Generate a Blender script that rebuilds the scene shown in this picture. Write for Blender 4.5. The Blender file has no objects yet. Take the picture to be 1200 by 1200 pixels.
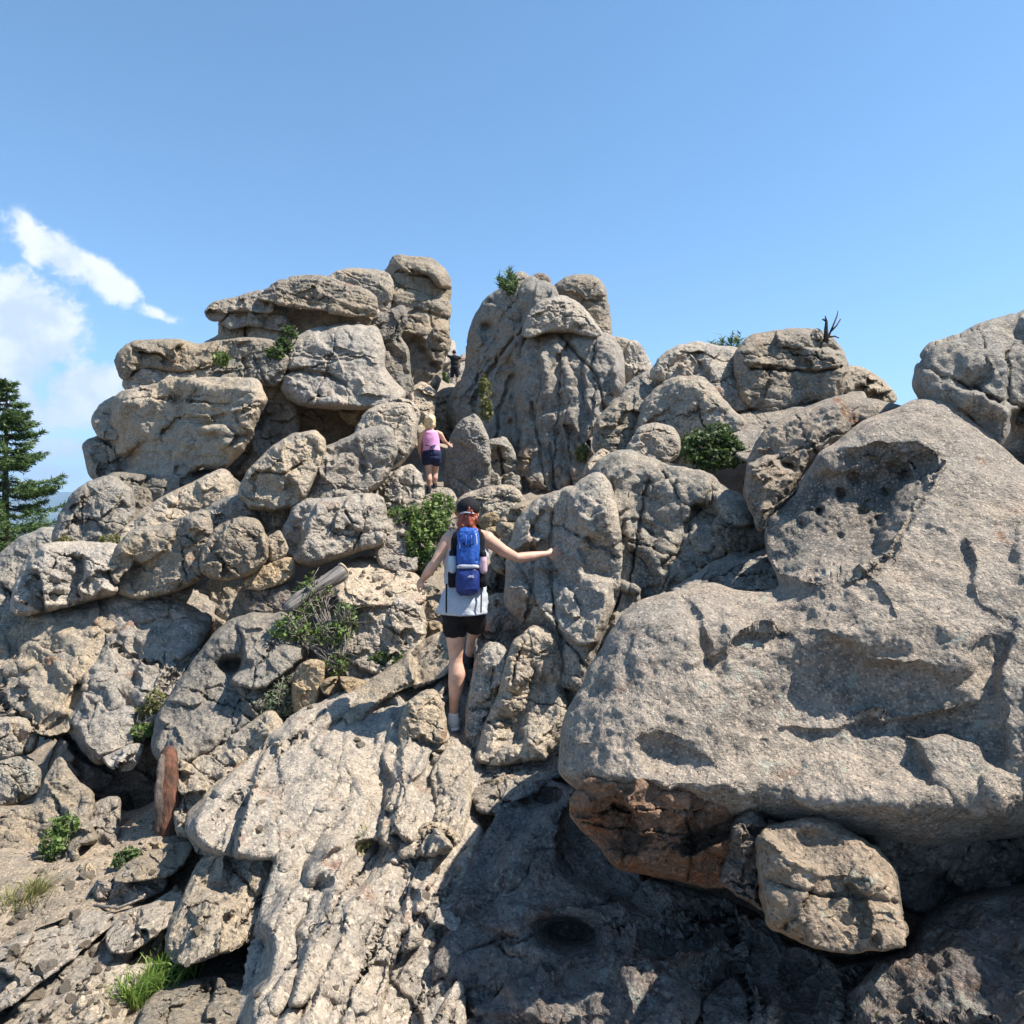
import bpy, bmesh, math, random
import numpy as np
from mathutils import Vector, Matrix, Quaternion
from mathutils.geometry import intersect_line_plane

S = bpy.context.scene
COL = S.collection
F = 800.0                       # focal length expressed in photo pixels (1200 px frame)
CX, CY, EYE = 600.0, 600.0, 1.6

def P(px, py, Y):
    return Vector(((px - CX) / F * Y, Y, EYE + (CY - py) / F * Y))

def tag(o, label=None, cat=None, group=None, kind=None):
    if label: o['label'] = label
    if cat: o['category'] = cat
    if group: o['group'] = group
    if kind: o['kind'] = kind
    return o

def empty(name, loc, rz=0.0):
    o = bpy.data.objects.new(name, None)
    o.empty_display_size = 0.1
    o.location = loc; o.rotation_euler.z = rz
    COL.objects.link(o)
    return o

def new_obj(name, me, mat=None, parent=None):
    o = bpy.data.objects.new(name, me)
    if mat: me.materials.append(mat)
    COL.objects.link(o)
    if parent is not None:
        o.parent = parent
        o.matrix_parent_inverse = Matrix.Identity(4)
        o.location = -Vector(parent.location) if parent.parent is None else Vector((0, 0, 0))
    return o

def smooth(me):
    me.polygons.foreach_set('use_smooth', np.ones(len(me.polygons), dtype=bool))

def np_mesh(name, V, Q):
    """V (n,3), Q (m,k) -> mesh"""
    me = bpy.data.meshes.new(name)
    V = np.ascontiguousarray(V, dtype=np.float32); Q = np.ascontiguousarray(Q, dtype=np.int32)
    k = Q.shape[1]
    me.vertices.add(len(V)); me.vertices.foreach_set('co', V.ravel())
    me.loops.add(Q.size); me.loops.foreach_set('vertex_index', Q.ravel())
    me.polygons.add(len(Q))
    me.polygons.foreach_set('loop_start', np.arange(0, Q.size, k, dtype=np.int32))
    me.update(calc_edges=True)
    me.validate()
    return me

# ---------------------------------------------------------------- numpy noise
_rng = np.random.default_rng(7)
_perm = _rng.permutation(512).astype(np.int64)
_perm = np.concatenate([_perm, _perm, _perm])
_g = _rng.normal(size=(512, 3)); _g /= np.linalg.norm(_g, axis=1)[:, None]
_g = _g.astype(np.float32)

def perlin(p):
    p = p.astype(np.float32)
    i = np.floor(p).astype(np.int64); f = p - i
    i &= 511
    u = f * f * f * (f * (f * 6 - 15) + 10)
    j = (i + 1) & 511
    X = (i[:, 0], j[:, 0]); Yv = (i[:, 1], j[:, 1]); Z = (i[:, 2], j[:, 2])
    out = None
    c = {}
    for a in (0, 1):
        pa = _perm[X[a]]
        for b in (0, 1):
            pb = _perm[pa + Yv[b]]
            for d in (0, 1):
                g = _g[_perm[pb + Z[d]]]
                c[a, b, d] = g[:, 0] * (f[:, 0] - a) + g[:, 1] * (f[:, 1] - b) + g[:, 2] * (f[:, 2] - d)
    L = lambda A, B, t: A + (B - A) * t
    x00 = L(c[0,0,0], c[1,0,0], u[:, 0]); x10 = L(c[0,1,0], c[1,1,0], u[:, 0])
    x01 = L(c[0,0,1], c[1,0,1], u[:, 0]); x11 = L(c[0,1,1], c[1,1,1], u[:, 0])
    return L(L(x00, x10, u[:, 1]), L(x01, x11, u[:, 1]), u[:, 2]) * 1.5

def fbm(p, octs=4, gain=0.5, lac=2.03):
    a = 1.0; s = np.zeros(len(p), dtype=np.float32)
    for k in range(octs):
        s += a * perlin(p + 17.3 * k); p = p * lac; a *= gain
    return s

def vnormals(V, Q):
    a, b, c, d = V[Q[:, 0]], V[Q[:, 1]], V[Q[:, 2]], V[Q[:, 3]]
    fn = np.cross(c - a, d - b)
    N = np.zeros_like(V)
    for k in range(4):
        for ax in range(3):
            N[:, ax] += np.bincount(Q[:, k], weights=fn[:, ax], minlength=len(V))
    N /= (np.linalg.norm(N, axis=1)[:, None] + 1e-12)
    return N

# ---------------------------------------------------------------- materials
class NT:
    def __init__(self, mat):
        self.t = mat.node_tree; self.n = self.t.nodes; self.l = self.t.links
    def add(self, typ, **kw):
        n = self.n.new(typ)
        for k, v in kw.items():
            setattr(n, k, v)
        return n
    def link(self, a, b): self.l.new(a, b)
    def val(self, sock, v):
        sock.default_value = v
    def noise(self, vec, scale, detail=4, rough=0.55, dist=0.0):
        n = self.add('ShaderNodeTexNoise'); n.inputs['Scale'].default_value = scale
        n.inputs['Detail'].default_value = detail; n.inputs['Roughness'].default_value = rough
        n.inputs['Distortion'].default_value = dist
        if vec is not None: self.link(vec, n.inputs['Vector'])
        return n.outputs['Fac']
    def ramp(self, fac, a, b, lo=0.0, hi=1.0):
        n = self.add('ShaderNodeMapRange'); n.interpolation_type = 'SMOOTHSTEP'
        for k, v in zip(('From Min', 'From Max', 'To Min', 'To Max'), (a, b, lo, hi)):
            n.inputs[k].default_value = v
        self.link(fac, n.inputs['Value'])
        return n.outputs['Result']
    def math(self, op, a, b=None, c=None):
        n = self.add('ShaderNodeMath', operation=op)
        for k, v in enumerate((a, b, c)):
            if v is None: continue
            if isinstance(v, (int, float)): n.inputs[k].default_value = v
            else: self.link(v, n.inputs[k])
        return n.outputs[0]
    def mix(self, fac, a, b, blend='MIX'):
        n = self.add('ShaderNodeMix', data_type='RGBA', blend_type=blend)
        if isinstance(fac, (int, float)): n.inputs[0].default_value = fac
        else: self.link(fac, n.inputs[0])
        for s, v in ((n.inputs[6], a), (n.inputs[7], b)):
            if isinstance(v, tuple): s.default_value = (*v, 1.0) if len(v) == 3 else v
            else: self.link(v, s)
        return n.outputs[2]

def new_mat(name):
    m = bpy.data.materials.new(name); m.use_nodes = True
    t = NT(m)
    bsdf = t.n['Principled BSDF']
    return m, t, bsdf

def simple_mat(name, col, rough=0.7, var=0.12, scale=30.0, bump=0.0, spec=0.3, sub=0.0):
    m, t, b = new_mat(name)
    tc = t.add('ShaderNodeTexCoord').outputs['Object']
    n = t.noise(tc, scale, 4)
    d = tuple(max(0, c * (1 - 2.2 * var)) for c in col); e = tuple(min(1, c * (1 + 1.6 * var)) for c in col)
    t.link(t.mix(t.ramp(n, 0.3, 0.7), d, e), b.inputs['Base Color'])
    b.inputs['Roughness'].default_value = rough
    b.inputs['Specular IOR Level'].default_value = spec
    if sub: 
        b.inputs['Subsurface Weight'].default_value = sub
        b.inputs['Subsurface Radius'].default_value = (0.01, 0.004, 0.002)
    if bump:
        bp = t.add('ShaderNodeBump'); bp.inputs['Strength'].default_value = bump; bp.inputs['Distance'].default_value = 0.01
        t.link(n, bp.inputs['Height']); t.link(bp.outputs[0], b.inputs['Normal'])
    return m

def rock_mat(name, warm, cool, dark=0.5, pale=0.3, rust=0.0, grain=1.0, bump=1.0, yellow=0.0, strata=0.3, darkcol=(0.055, 0.055, 0.058)):
    m, t, b = new_mat(name)
    tc = t.add('ShaderNodeTexCoord')
    oi = t.add('ShaderNodeObjectInfo')
    va = t.add('ShaderNodeVectorMath', operation='ADD')
    sc = t.add('ShaderNodeVectorMath', operation='SCALE'); sc.inputs['Scale'].default_value = 31.0
    cmb = t.add('ShaderNodeCombineXYZ')
    t.link(oi.outputs['Random'], cmb.inputs[0]); t.link(oi.outputs['Random'], cmb.inputs[1])
    t.link(cmb.outputs[0], sc.inputs[0])
    t.link(tc.outputs['Object'], va.inputs[0]); t.link(sc.outputs[0], va.inputs[1])
    v = va.outputs[0]
    # large tint drift
    n1 = t.noise(v, 1.1, 5, 0.6, 0.6)
    col = t.mix(t.ramp(n1, 0.32, 0.68), warm, cool)
    # strata streaks, tilted
    mp = t.add('ShaderNodeMapping'); mp.inputs['Rotation'].default_value = (0.25, -0.35, 0.0); mp.inputs['Scale'].default_value = (0.7, 0.7, 5.0)
    t.link(v, mp.inputs['Vector'])
    st = t.noise(mp.outputs[0], 2.2, 6, 0.65, 0.4)
    col = t.mix(t.math('MULTIPLY', t.ramp(st, 0.5, 0.75), strata), col, tuple(c * 0.55 for c in warm))
    # mid mottling
    n2 = t.noise(v, 7.0, 6, 0.7, 0.3)
    col = t.mix(t.ramp(n2, 0.42, 0.72, 0.0, 0.6), col, tuple(c * 0.5 for c in cool))
    col = t.mix(t.ramp(n2, 0.5, 0.22, 0.0, 0.5), col, tuple(min(0.8, c * 1.35) for c in warm))
    # rust staining
    if rust:
        nr = t.noise(v, 2.3, 5, 0.65, 0.8)
        col = t.mix(t.ramp(nr, 0.62 - 0.22 * rust, 0.78 - 0.14 * rust, 0.0, 0.85), col, (0.24, 0.095, 0.045))
        nr2 = t.noise(v, 5.3, 5, 0.6, 0.5)
        col = t.mix(t.ramp(nr2, 0.6, 0.75, 0.0, 0.6 * rust), col, (0.36, 0.19, 0.08))
    # black lichen and weathering crust
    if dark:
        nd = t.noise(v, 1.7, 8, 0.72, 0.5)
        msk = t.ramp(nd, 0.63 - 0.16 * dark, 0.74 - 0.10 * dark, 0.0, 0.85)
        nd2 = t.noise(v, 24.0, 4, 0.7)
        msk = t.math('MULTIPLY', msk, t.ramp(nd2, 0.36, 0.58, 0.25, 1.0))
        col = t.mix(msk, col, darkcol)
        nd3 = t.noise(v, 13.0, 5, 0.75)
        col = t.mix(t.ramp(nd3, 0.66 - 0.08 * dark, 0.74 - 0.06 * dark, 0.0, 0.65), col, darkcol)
    # a dense crust of dark lichen where a mesh carries one
    la = t.add('ShaderNodeAttribute'); la.attribute_name = 'lichen'
    ln_ = t.noise(v, 6.0, 7, 0.75, 0.4)
    col = t.mix(t.math('MULTIPLY', la.outputs['Fac'], t.ramp(ln_, 0.34, 0.56, 0.15, 0.8)), col, (0.095, 0.092, 0.085))
    # pale crustose lichen
    if pale:
        npn = t.noise(v, 9.0, 6, 0.7, 0.9)
        nl = t.noise(v, 1.3, 3, 0.5)
        mk = t.math('MULTIPLY', t.ramp(npn, 0.60 - 0.05 * pale, 0.67 - 0.05 * pale), t.ramp(nl, 0.55 - 0.2 * pale, 0.7 - 0.2 * pale))
        col = t.mix(t.math('MULTIPLY', mk, 0.75), col, (0.36, 0.39, 0.33))
    if yellow:
        ny = t.noise(v, 6.0, 5, 0.7, 1.0)
        col = t.mix(t.ramp(ny, 0.70 - 0.08 * yellow, 0.74 - 0.08 * yellow, 0.0, 0.8), col, (0.42, 0.36, 0.06))
    # rain streaks running down steep faces
    ms = t.add('ShaderNodeMapping'); ms.inputs['Scale'].default_value = (5.0, 5.0, 0.55); t.link(v, ms.inputs['Vector'])
    rs = t.noise(ms.outputs[0], 1.0, 6, 0.6, 0.3)
    gn = t.add('ShaderNodeNewGeometry'); sz = t.add('ShaderNodeSeparateXYZ'); t.link(gn.outputs['True Normal'], sz.inputs[0])
    col = t.mix(t.math('MULTIPLY', t.ramp(rs, 0.52, 0.70, 0.0, 0.55), t.ramp(sz.outputs['Z'], 0.75, 0.25)), col, (0.105, 0.10, 0.095))
    # crystal grain
    vo = t.add('ShaderNodeTexVoronoi'); vo.inputs['Scale'].default_value = 75.0 / grain; t.link(v, vo.inputs['Vector'])
    sp = t.add('ShaderNodeSeparateColor'); t.link(vo.outputs['Color'], sp.inputs[0])
    col = t.mix(t.ramp(sp.outputs[0], 0.72, 0.98, 0.0, 0.55), col, tuple(c * 0.28 for c in cool))
    col = t.mix(t.ramp(sp.outputs[1], 0.70, 1.0, 0.0, 0.5), col, tuple(min(0.75, c * 1.7) for c in warm))
    # object to object drift
    hv = t.add('ShaderNodeHueSaturation')
    t.link(t.ramp(oi.outputs['Random'], 0, 1, 0.82, 1.16), hv.inputs['Value'])
    fr = t.math('FRACT', t.math('MULTIPLY', oi.outputs['Random'], 7.31)); t.link(t.ramp(fr, 0, 1, 0.85, 1.25), hv.inputs['Saturation'])
    t.link(col, hv.inputs['Color'])
    t.link(hv.outputs[0], b.inputs['Base Color'])
    b.inputs['Roughness'].default_value = 0.93
    b.inputs['Specular IOR Level'].default_value = 0.18
    # relief
    h1 = t.noise(v, 9.0, 7, 0.66, 0.2)
    h2 = t.noise(v, 55.0 / grain, 4, 0.7)
    h = t.math('ADD', t.math('MULTIPLY', h1, 1.0), t.math('MULTIPLY', h2, 0.34))
    h = t.math('ADD', h, t.math('MULTIPLY', st, 0.5))
    pit = t.noise(v, 28.0 / grain, 3, 0.5)
    h = t.math('SUBTRACT', h, t.ramp(pit, 0.62, 0.74, 0.0, 0.22))
    bp = t.add('ShaderNodeBump'); bp.inputs['Strength'].default_value = min(1.0, 0.95 * bump); bp.inputs['Distance'].default_value = 0.06 * bump
    t.link(h, bp.inputs['Height']); t.link(bp.outputs[0], b.inputs['Normal'])
    return m

def leaf_mat(name, a, b_, scale=6.0, trans=0.35):
    m, t, b = new_mat(name)
    tc = t.add('ShaderNodeTexCoord').outputs['Object']
    geo = t.add('ShaderNodeNewGeometry')
    n = t.noise(tc, scale, 3)
    r = t.math('ADD', t.math('MULTIPLY', geo.outputs['Random Per Island'], 0.6), t.math('MULTIPLY', n, 0.5))
    col = t.mix(t.ramp(r, 0.2, 0.85), a, b_)
    t.link(col, b.inputs['Base Color'])
    b.inputs['Roughness'].default_value = 0.55; b.inputs['Specular IOR Level'].default_value = 0.35
    tr = t.add('ShaderNodeBsdfTranslucent'); t.link(col, tr.inputs['Color'])
    ms = t.add('ShaderNodeMixShader'); ms.inputs[0].default_value = trans
    out = t.n['Material Output']
    t.link(b.outputs[0], ms.inputs[1]); t.link(tr.outputs[0], ms.inputs[2]); t.link(ms.outputs[0], out.inputs['Surface'])
    return m

M = {}
M['rock']  = rock_mat('granite_weathered', (0.405, 0.335, 0.255), (0.305, 0.277, 0.24), dark=0.42, pale=0.35, rust=0.08)
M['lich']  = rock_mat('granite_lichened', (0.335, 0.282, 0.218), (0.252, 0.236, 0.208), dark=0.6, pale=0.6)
M['tan']   = rock_mat('granite_fresh_tan', (0.45, 0.35, 0.235), (0.37, 0.30, 0.22), dark=0.05, pale=0.1, rust=0.2, strata=0.15)
M['pale']  = rock_mat('granite_trodden', (0.41, 0.338, 0.255), (0.33, 0.288, 0.238), dark=0.2, pale=0.2, rust=0.15, strata=0.5)
M['fore']  = rock_mat('granite_coarse', (0.40, 0.33, 0.262), (0.30, 0.27, 0.235), dark=0.6, pale=0.4, grain=0.75, rust=0.12, bump=1.1)
M['rust']  = rock_mat('granite_rusty', (0.31, 0.23, 0.165), (0.235, 0.195, 0.16), dark=0.4, pale=0.5, rust=0.32, yellow=0.5)
M['block'] = rock_mat('granite_block', (0.37, 0.295, 0.225), (0.285, 0.25, 0.212), dark=0.4, pale=0.55, rust=0.2, yellow=0.6)
M['red']   = rock_mat('granite_red_stained', (0.30, 0.19, 0.13), (0.23, 0.16, 0.12), dark=0.45, pale=0.35, rust=0.5)
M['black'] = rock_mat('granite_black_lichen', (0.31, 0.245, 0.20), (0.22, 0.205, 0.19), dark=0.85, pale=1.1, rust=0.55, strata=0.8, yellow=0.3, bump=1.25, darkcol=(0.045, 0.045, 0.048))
M['soil']  = rock_mat('gritty_soil', (0.34, 0.26, 0.175), (0.28, 0.22, 0.155), dark=0.1, pale=0.05, rust=0.1, strata=0.2)
# ---------------------------------------------------------------- boulders
ROCKS = []
def outline(pts, step):
    pts = np.array(pts, float); n = len(pts); out = []
    for i in range(n):
        p0, p1, p2, p3 = pts[i - 1], pts[i], pts[(i + 1) % n], pts[(i + 2) % n]
        t1 = (p2 - p0) * 0.36; t2 = (p3 - p1) * 0.36
        L = np.linalg.norm(p2 - p1)
        l1, l2 = np.linalg.norm(t1), np.linalg.norm(t2)
        if l1 > 0.8 * L: t1 *= 0.8 * L / l1
        if l2 > 0.8 * L: t2 *= 0.8 * L / l2
        k = max(2, int(L / step))
        for s in np.arange(k) / k:
            h1 = 2*s**3 - 3*s**2 + 1; h2 = s**3 - 2*s**2 + s; h3 = -2*s**3 + 3*s**2; h4 = s**3 - s**2
            out.append(h1 * p1 + h2 * t1 + h3 * p2 + h4 * t2)
    return np.array(out)

def seg_dist(Q, A, B):
    """min distance from points Q to segments A-B, plus nearest point"""
    best = np.full(len(Q), 1e9); near = np.zeros_like(Q)
    AB = B - A; L2 = (AB ** 2).sum(1) + 1e-9
    for a, ab, l2 in zip(A, AB, L2):
        t = np.clip(((Q - a) @ ab) / l2, 0, 1)
        pr = a + t[:, None] * ab
        d = ((Q - pr) ** 2).sum(1)
        m = d < best
        best[m] = d[m]; near[m] = pr[m]
    return np.sqrt(best), near

def inside(Q, poly):
    x, y = Q[:, 0], Q[:, 1]; r = np.zeros(len(Q), bool)
    A = poly; B = np.roll(poly, -1, 0)
    for (x1, y1), (x2, y2) in zip(A, B):
        if y1 == y2: continue
        c = ((y1 > y) != (y2 > y)) & (x < (x2 - x1) * (y - y1) / (y2 - y1) + x1)
        r ^= c
    return r

def boulder(name, label, cat, group, Y, pts, mat='rock', T=None, Tb=None, ty=None, tx=0.0, R=0.34, grow=None, seed=None,
            rough=1.0, facet=1.0, crack=1.0, cracks=(), dents=(), strata=0.0, sdir=(0.25, 0.1, 1.0), K=7, chip=1.0, chipn=1.2, tk=0.72, rpx=15.0, saw=(), hollows=(), joints=2, grain=None, step=None, kind=None, plane=None):
    if isinstance(pts, str):
        pts = [tuple(float(c) for c in w.split(',')) for w in pts.split()]
    seed = len(ROCKS) * 13 + 5 if seed is None else seed
    rng = np.random.default_rng(seed)
    if grain is None: grain = rng.normal(-.2, .25)
    arr = np.array(pts); x0, y0 = arr.min(0); x1, y1 = arr.max(0)
    s = step or min(2.3, max(0.45, math.sqrt((x1 - x0) * (y1 - y0)) / 150))
    ol = outline(pts, max(1.5, 2 * s))
    if grow is None:
        grow = 0.0 if (name in ('loose_stone', 'trail_stone') or mat == 'fore') else min(5.0, 0.05 * min(x1 - x0, y1 - y0) + 1.5)
    if grow:
        tg = np.roll(ol, -2, 0) - np.roll(ol, 2, 0)
        ar = (ol[:, 0] * np.roll(ol[:, 1], -1) - np.roll(ol[:, 0], -1) * ol[:, 1]).sum()
        nn = np.stack([tg[:, 1], -tg[:, 0]], 1) * (1 if ar > 0 else -1)
        ol = ol + grow * nn / (np.linalg.norm(nn, axis=1)[:, None] + 1e-6)
    # ragged edge
    k_ = fbm(np.stack([ol[:, 0], ol[:, 1], np.full(len(ol), seed * 2.3)], 1) / (0.16 * math.sqrt((x1 - x0) * (y1 - y0))), 3, .6)
    cen = ol.mean(0); rad = ol - cen
    ol = cen + rad * (1 + 0.03 * k_)[:, None]
    x0, y0 = ol.min(0) - s; x1, y1 = ol.max(0) + s
    nx, ny = int((x1 - x0) / s) + 2, int((y1 - y0) / s) + 2
    gx = x0 + np.arange(nx + 1) * s; gy = y0 + np.arange(ny + 1) * s
    cxs, cys = np.meshgrid(gx[:-1] + s / 2, gy[:-1] + s / 2)
    keep = inside(np.stack([cxs.ravel(), cys.ravel()], 1), ol).reshape(ny, nx)
    cnt = np.zeros((ny + 1, nx + 1), int)
    cnt[:-1, :-1] += keep; cnt[1:, :-1] += keep; cnt[:-1, 1:] += keep; cnt[1:, 1:] += keep
    used = cnt > 0; bnd = used & (cnt < 4)
    idx = -np.ones((ny + 1, nx + 1), int); nv = used.sum(); idx[used] = np.arange(nv)
    VX, VY = np.meshgrid(gx, gy)
    Q2 = np.stack([VX[used], VY[used]], 1)
    isb = bnd[used]
    d, near = seg_dist(Q2, ol, np.roll(ol, -1, 0))
    Q2[isb] = near[isb]; d[isb] = 0
    # soft distance for a smooth inflation
    seg = np.roll(ol, -1, 0) - ol; ds = np.linalg.norm(seg, axis=1); mid = ol + seg / 2
    ds_ = np.zeros(len(Q2))
    for m_, l in zip(mid, ds):
        ds_ += l / (((Q2 - m_) ** 2).sum(1) + 1.0) ** 2
    soft = (ds_ * 2 / math.pi) ** (-1 / 3.0)
    d = np.minimum(d, soft)
    wpx, hpx = (x1 - x0), (y1 - y0)
    size = min(wpx, hpx) / F * Y
    big = math.sqrt(wpx * hpx) / F * Y
    if T is None: T = 0.26 * size
    else: T = T * tk
    if Tb is None: Tb = 0.5 * size
    if ty is None: ty = 0.45 * hpx / F * Y
    u = (Q2[:, 0] - (x0 + x1) / 2) / wpx; v = ((y0 + y1) / 2 - Q2[:, 1]) / hpx
    nR = fbm(np.stack([u * 2.5, v * 2.5, np.full(len(u), seed * .77)], 1), 2)
    rp = min(d.max() * R, rpx) * (1 + 0.9 * v + 0.6 * nR)
    t = np.clip(d / np.maximum(rp, 2.0), 0, 1)
    f = 0.8 * np.sqrt(np.clip(1 - (1 - t) ** 2.0, 0, 1)) + 0.2 * np.sin(np.clip(d / d.max(), 0, 1) * math.pi / 2)
    if plane is not None:      # three (px,py,Y) picks; inverse depth is linear over a plane
        A = np.array([[a, b_, 1] for a, b_, _ in plane], float); iy = np.linalg.solve(A, np.array([1 / c for _, _, c in plane]))
        Yb = 1 / np.clip(Q2[:, 0] * iy[0] + Q2[:, 1] * iy[1] + iy[2], 0.02, 2)
    else:
        Yb = Y + ty * v + tx * u
    # fractured facets
    H = np.zeros(len(Q2))
    if facet:
        kp = np.stack([rng.uniform(-.55, .55, K) * wpx, rng.uniform(-.55, .55, K) * hpx], 1)
        q = np.stack([u * wpx, v * hpx], 1)
        wob = np.stack([fbm(np.stack([Q2[:, 0], Q2[:, 1], np.full(len(Q2), seed * 1.7)], 1) / (0.3 * math.sqrt(wpx * hpx)) + k * 9, 3) for k in (0, 1)], 1)
        q = q + wob * 0.12 * math.sqrt(wpx * hpx)
        D = np.sqrt(((q[:, None, :] - kp[None]) ** 2).sum(2)) / math.sqrt(wpx * hpx)
        tau = 0.010
        Wt = np.exp(-(D - D.min(1)[:, None]) / tau); Wt /= Wt.sum(1)[:, None]
        gr = rng.normal(0, 0.38, (K, 2)); a0 = rng.normal(0, 0.04, K)
        gr[:, 1] -= 0.05
        pl = a0[None] * big + ((q[:, None, :] - kp[None]) * gr[None]).sum(2) / F * Y
        H += facet * (Wt * pl).sum(1) * f
        Ds = np.sort(D, 1)
        gap = Ds[:, 1] - Ds[:, 0]
        H -= facet * crack * 0.04 * big * np.exp(-(gap / 0.008) ** 2) * f * np.clip(0.35 + 2.2 * wob[:, 0], 0, 1)
    if chip:
        K2 = int(min(90, 26 * (max(wpx, hpx) / min(wpx, hpx)) ** .7 * chipn))
        kp = np.stack([rng.uniform(-.55, .55, K2) * wpx, rng.uniform(-.55, .55, K2) * hpx], 1)
        ca, sa = math.cos(grain), math.sin(grain)
        wob2 = np.stack([fbm(np.stack([Q2[:, 0], Q2[:, 1], np.full(len(Q2), seed * 1.1 + 7)], 1) / (0.14 * math.sqrt(wpx * hpx)) + k * 9, 3) for k in (0, 1)], 1)
        q = np.stack([u * wpx, v * hpx], 1) + wob2 * 0.035 * math.sqrt(wpx * hpx)
        st_ = np.array([[ca / 1.35, sa / 1.35], [-sa * 1.35, ca * 1.35]])
        qs, ks = q @ st_.T, kp @ st_.T
        D = np.sqrt(np.maximum(0, (qs ** 2).sum(1)[:, None] + (ks ** 2).sum(1)[None] - 2 * qs @ ks.T)) / math.sqrt(wpx * hpx)
        Wt = np.exp(-(D - D.min(1)[:, None]) / 0.0035); Wt /= Wt.sum(1)[:, None]
        gr = rng.normal(0, 0.24, (K2, 2)); a0 = rng.normal(0, 0.011, K2)
        pl = a0[None] * big + ((q[:, None, 0] - kp[None, :, 0]) * gr[None, :, 0] + (q[:, None, 1] - kp[None, :, 1]) * gr[None, :, 1]) / F * Y
        amp = np.clip(.55 + 1.3 * fbm(np.stack([u * 3, v * 3, np.full(len(u), seed * .3)], 1), 2), 0, 1.2)
        H += chip * amp * (Wt * pl).sum(1) * f
        Ds = np.partition(D, 1, 1)[:, :2]
        gap = Ds[:, 1] - Ds[:, 0]
        H -= chip * crack * 0.014 * big * np.exp(-(gap / 0.005) ** 2) * f * np.clip(2.5 * wob2[:, 1], 0, 1)
    for c in cracks:           # (width_px, depth_m, polyline)
        w_, dep, pl = c
        pl = np.array([tuple(float(e) for e in w.split(',')) for w in pl.split()])
        jit = fbm(np.stack([Q2[:, 0], Q2[:, 1], np.zeros(len(Q2))], 1) / 14.0 + seed, 3) * 2.5
        dd, _ = seg_dist(Q2 + jit[:, None] * np.array([[0.7, 0.7]]), pl[:-1], pl[1:])
        H -= dep * np.exp(-(dd / w_) ** 2) * np.minimum(1, f * 1.3)
    if joints and min(wpx, hpx) > 45:
        for _ in range(joints + int(max(wpx, hpx) > 130)):
            a_ = grain + rng.normal(0, .18) + (math.pi / 2 if rng.random() < .3 else 0)
            c0 = np.array([(x0 + x1) / 2 + rng.uniform(-.3, .3) * wpx, (y0 + y1) / 2 + rng.uniform(-.32, .32) * hpx])
            dv = np.array([math.cos(a_), -math.sin(a_)]); hl = rng.uniform(.25, .6) * math.sqrt(wpx * hpx)
            wn = fbm(np.stack([Q2[:, 0], Q2[:, 1], np.full(len(Q2), seed + _ * 3.1)], 1) / 22.0, 4, .6) * 5.0
            rel = Q2 - c0; al = rel @ dv; ac = rel @ np.array([-dv[1], dv[0]]) + wn
            wd = max(0.9, s * 0.9)
            H -= min(.07, 0.03 * big + .01) * np.exp(-(ac / wd) ** 2) * np.clip((hl - np.abs(al)) / (hl * .3), 0, 1) * f
            H += min(.03, 0.012 * big) * np.sign(ac) * np.exp(-np.abs(ac) / 14.0) * np.clip((hl - np.abs(al)) / (hl * .3), 0, 1) * f
    for (ang, per, amp, warp_) in saw:      # ribs with one steep flank
        an = math.radians(ang); cc = Q2[:, 0] * math.sin(an) + Q2[:, 1] * math.cos(an)
        along = Q2[:, 0] * math.cos(an) - Q2[:, 1] * math.sin(an)
        wv = fbm(np.stack([cc / (per * 2.2), along / (per * 4.5), np.full(len(cc), seed * .9)], 1), 4, .55)
        ph = cc / per + warp_ * wv; k0 = np.floor(ph); fr = ph - k0
        hh = fbm(np.stack([k0 * 7.7, along / (per * 3.0), np.full(len(cc), seed * .4)], 1), 2)
        H += amp * (0.75 + .9 * hh) * ((1 - fr) * np.clip(fr / 0.10, 0, 1)) * f
    LI = np.zeros(len(Q2))
    for (pl, dep, wd) in hollows:
        pl = outline([tuple(float(e) for e in w.split(',')) for w in pl.split()], 6.0)
        dd, _ = seg_dist(Q2, pl, np.roll(pl, -1, 0)); ins = inside(Q2, pl)
        n3 = np.stack([Q2[:, 0], Q2[:, 1], np.full(len(Q2), 3.3)], 1)
        dd = np.maximum(0, np.where(ins, dd, 0) + 5 * fbm(n3 / 30.0, 4, .6) * np.where(ins, 1, 0))
        tt = np.clip(dd / (wd * (1 + .9 * np.clip(fbm(n3 / 90.0 + 5, 2), -.6, 1))), 0, 1)
        H += tt * (0.05 * fbm(n3 / 34.0 + 9, 4, .6) - 0.05 * np.clip(fbm(n3 / 13.0 + 21, 2) - .35, 0, 1))
        H -= dep * np.sin(tt * math.pi / 2); LI = np.maximum(LI, np.clip(tt * 1.6, 0, 1))
    for (a, b_, rx, ry, dep) in dents:
        pw = 1.0 if rx > 40 else 1.5
        H -= dep * np.exp(-(((Q2[:, 0] - a) / rx) ** 2 + ((Q2[:, 1] - b_) / ry) ** 2) ** pw)
    Yf = Yb - T * f - H
    Yk = Yb + Tb * f
    def world(q, Yv):
        return np.stack([(q[:, 0] - CX) / F * Yv, Yv, EYE + (CY - q[:, 1]) / F * Yv], 1)
    Vf = world(Q2, Yf); Vk = world(Q2[~isb], Yk[~isb])
    V = np.concatenate([Vf, Vk])
    bi = np.arange(nv); bi[~isb] = nv + np.arange((~isb).sum())
    jj, ii = np.nonzero(keep)
    a, b_, c, e = idx[jj, ii], idx[jj, ii + 1], idx[jj + 1, ii + 1], idx[jj + 1, ii]
    qf = np.stack([a, e, c, b_], 1)
    qb = np.stack([bi[a], bi[b_], bi[c], bi[e]], 1)
    Q = np.concatenate([qf, qb])
    N = vnormals(V, Q)
    off = np.array([seed * 3.17, seed * 1.31, seed * 2.11])
    p = V + off
    disp = 0.020 * big * fbm(p * (2.2 / big), 5, 0.55)
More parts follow.
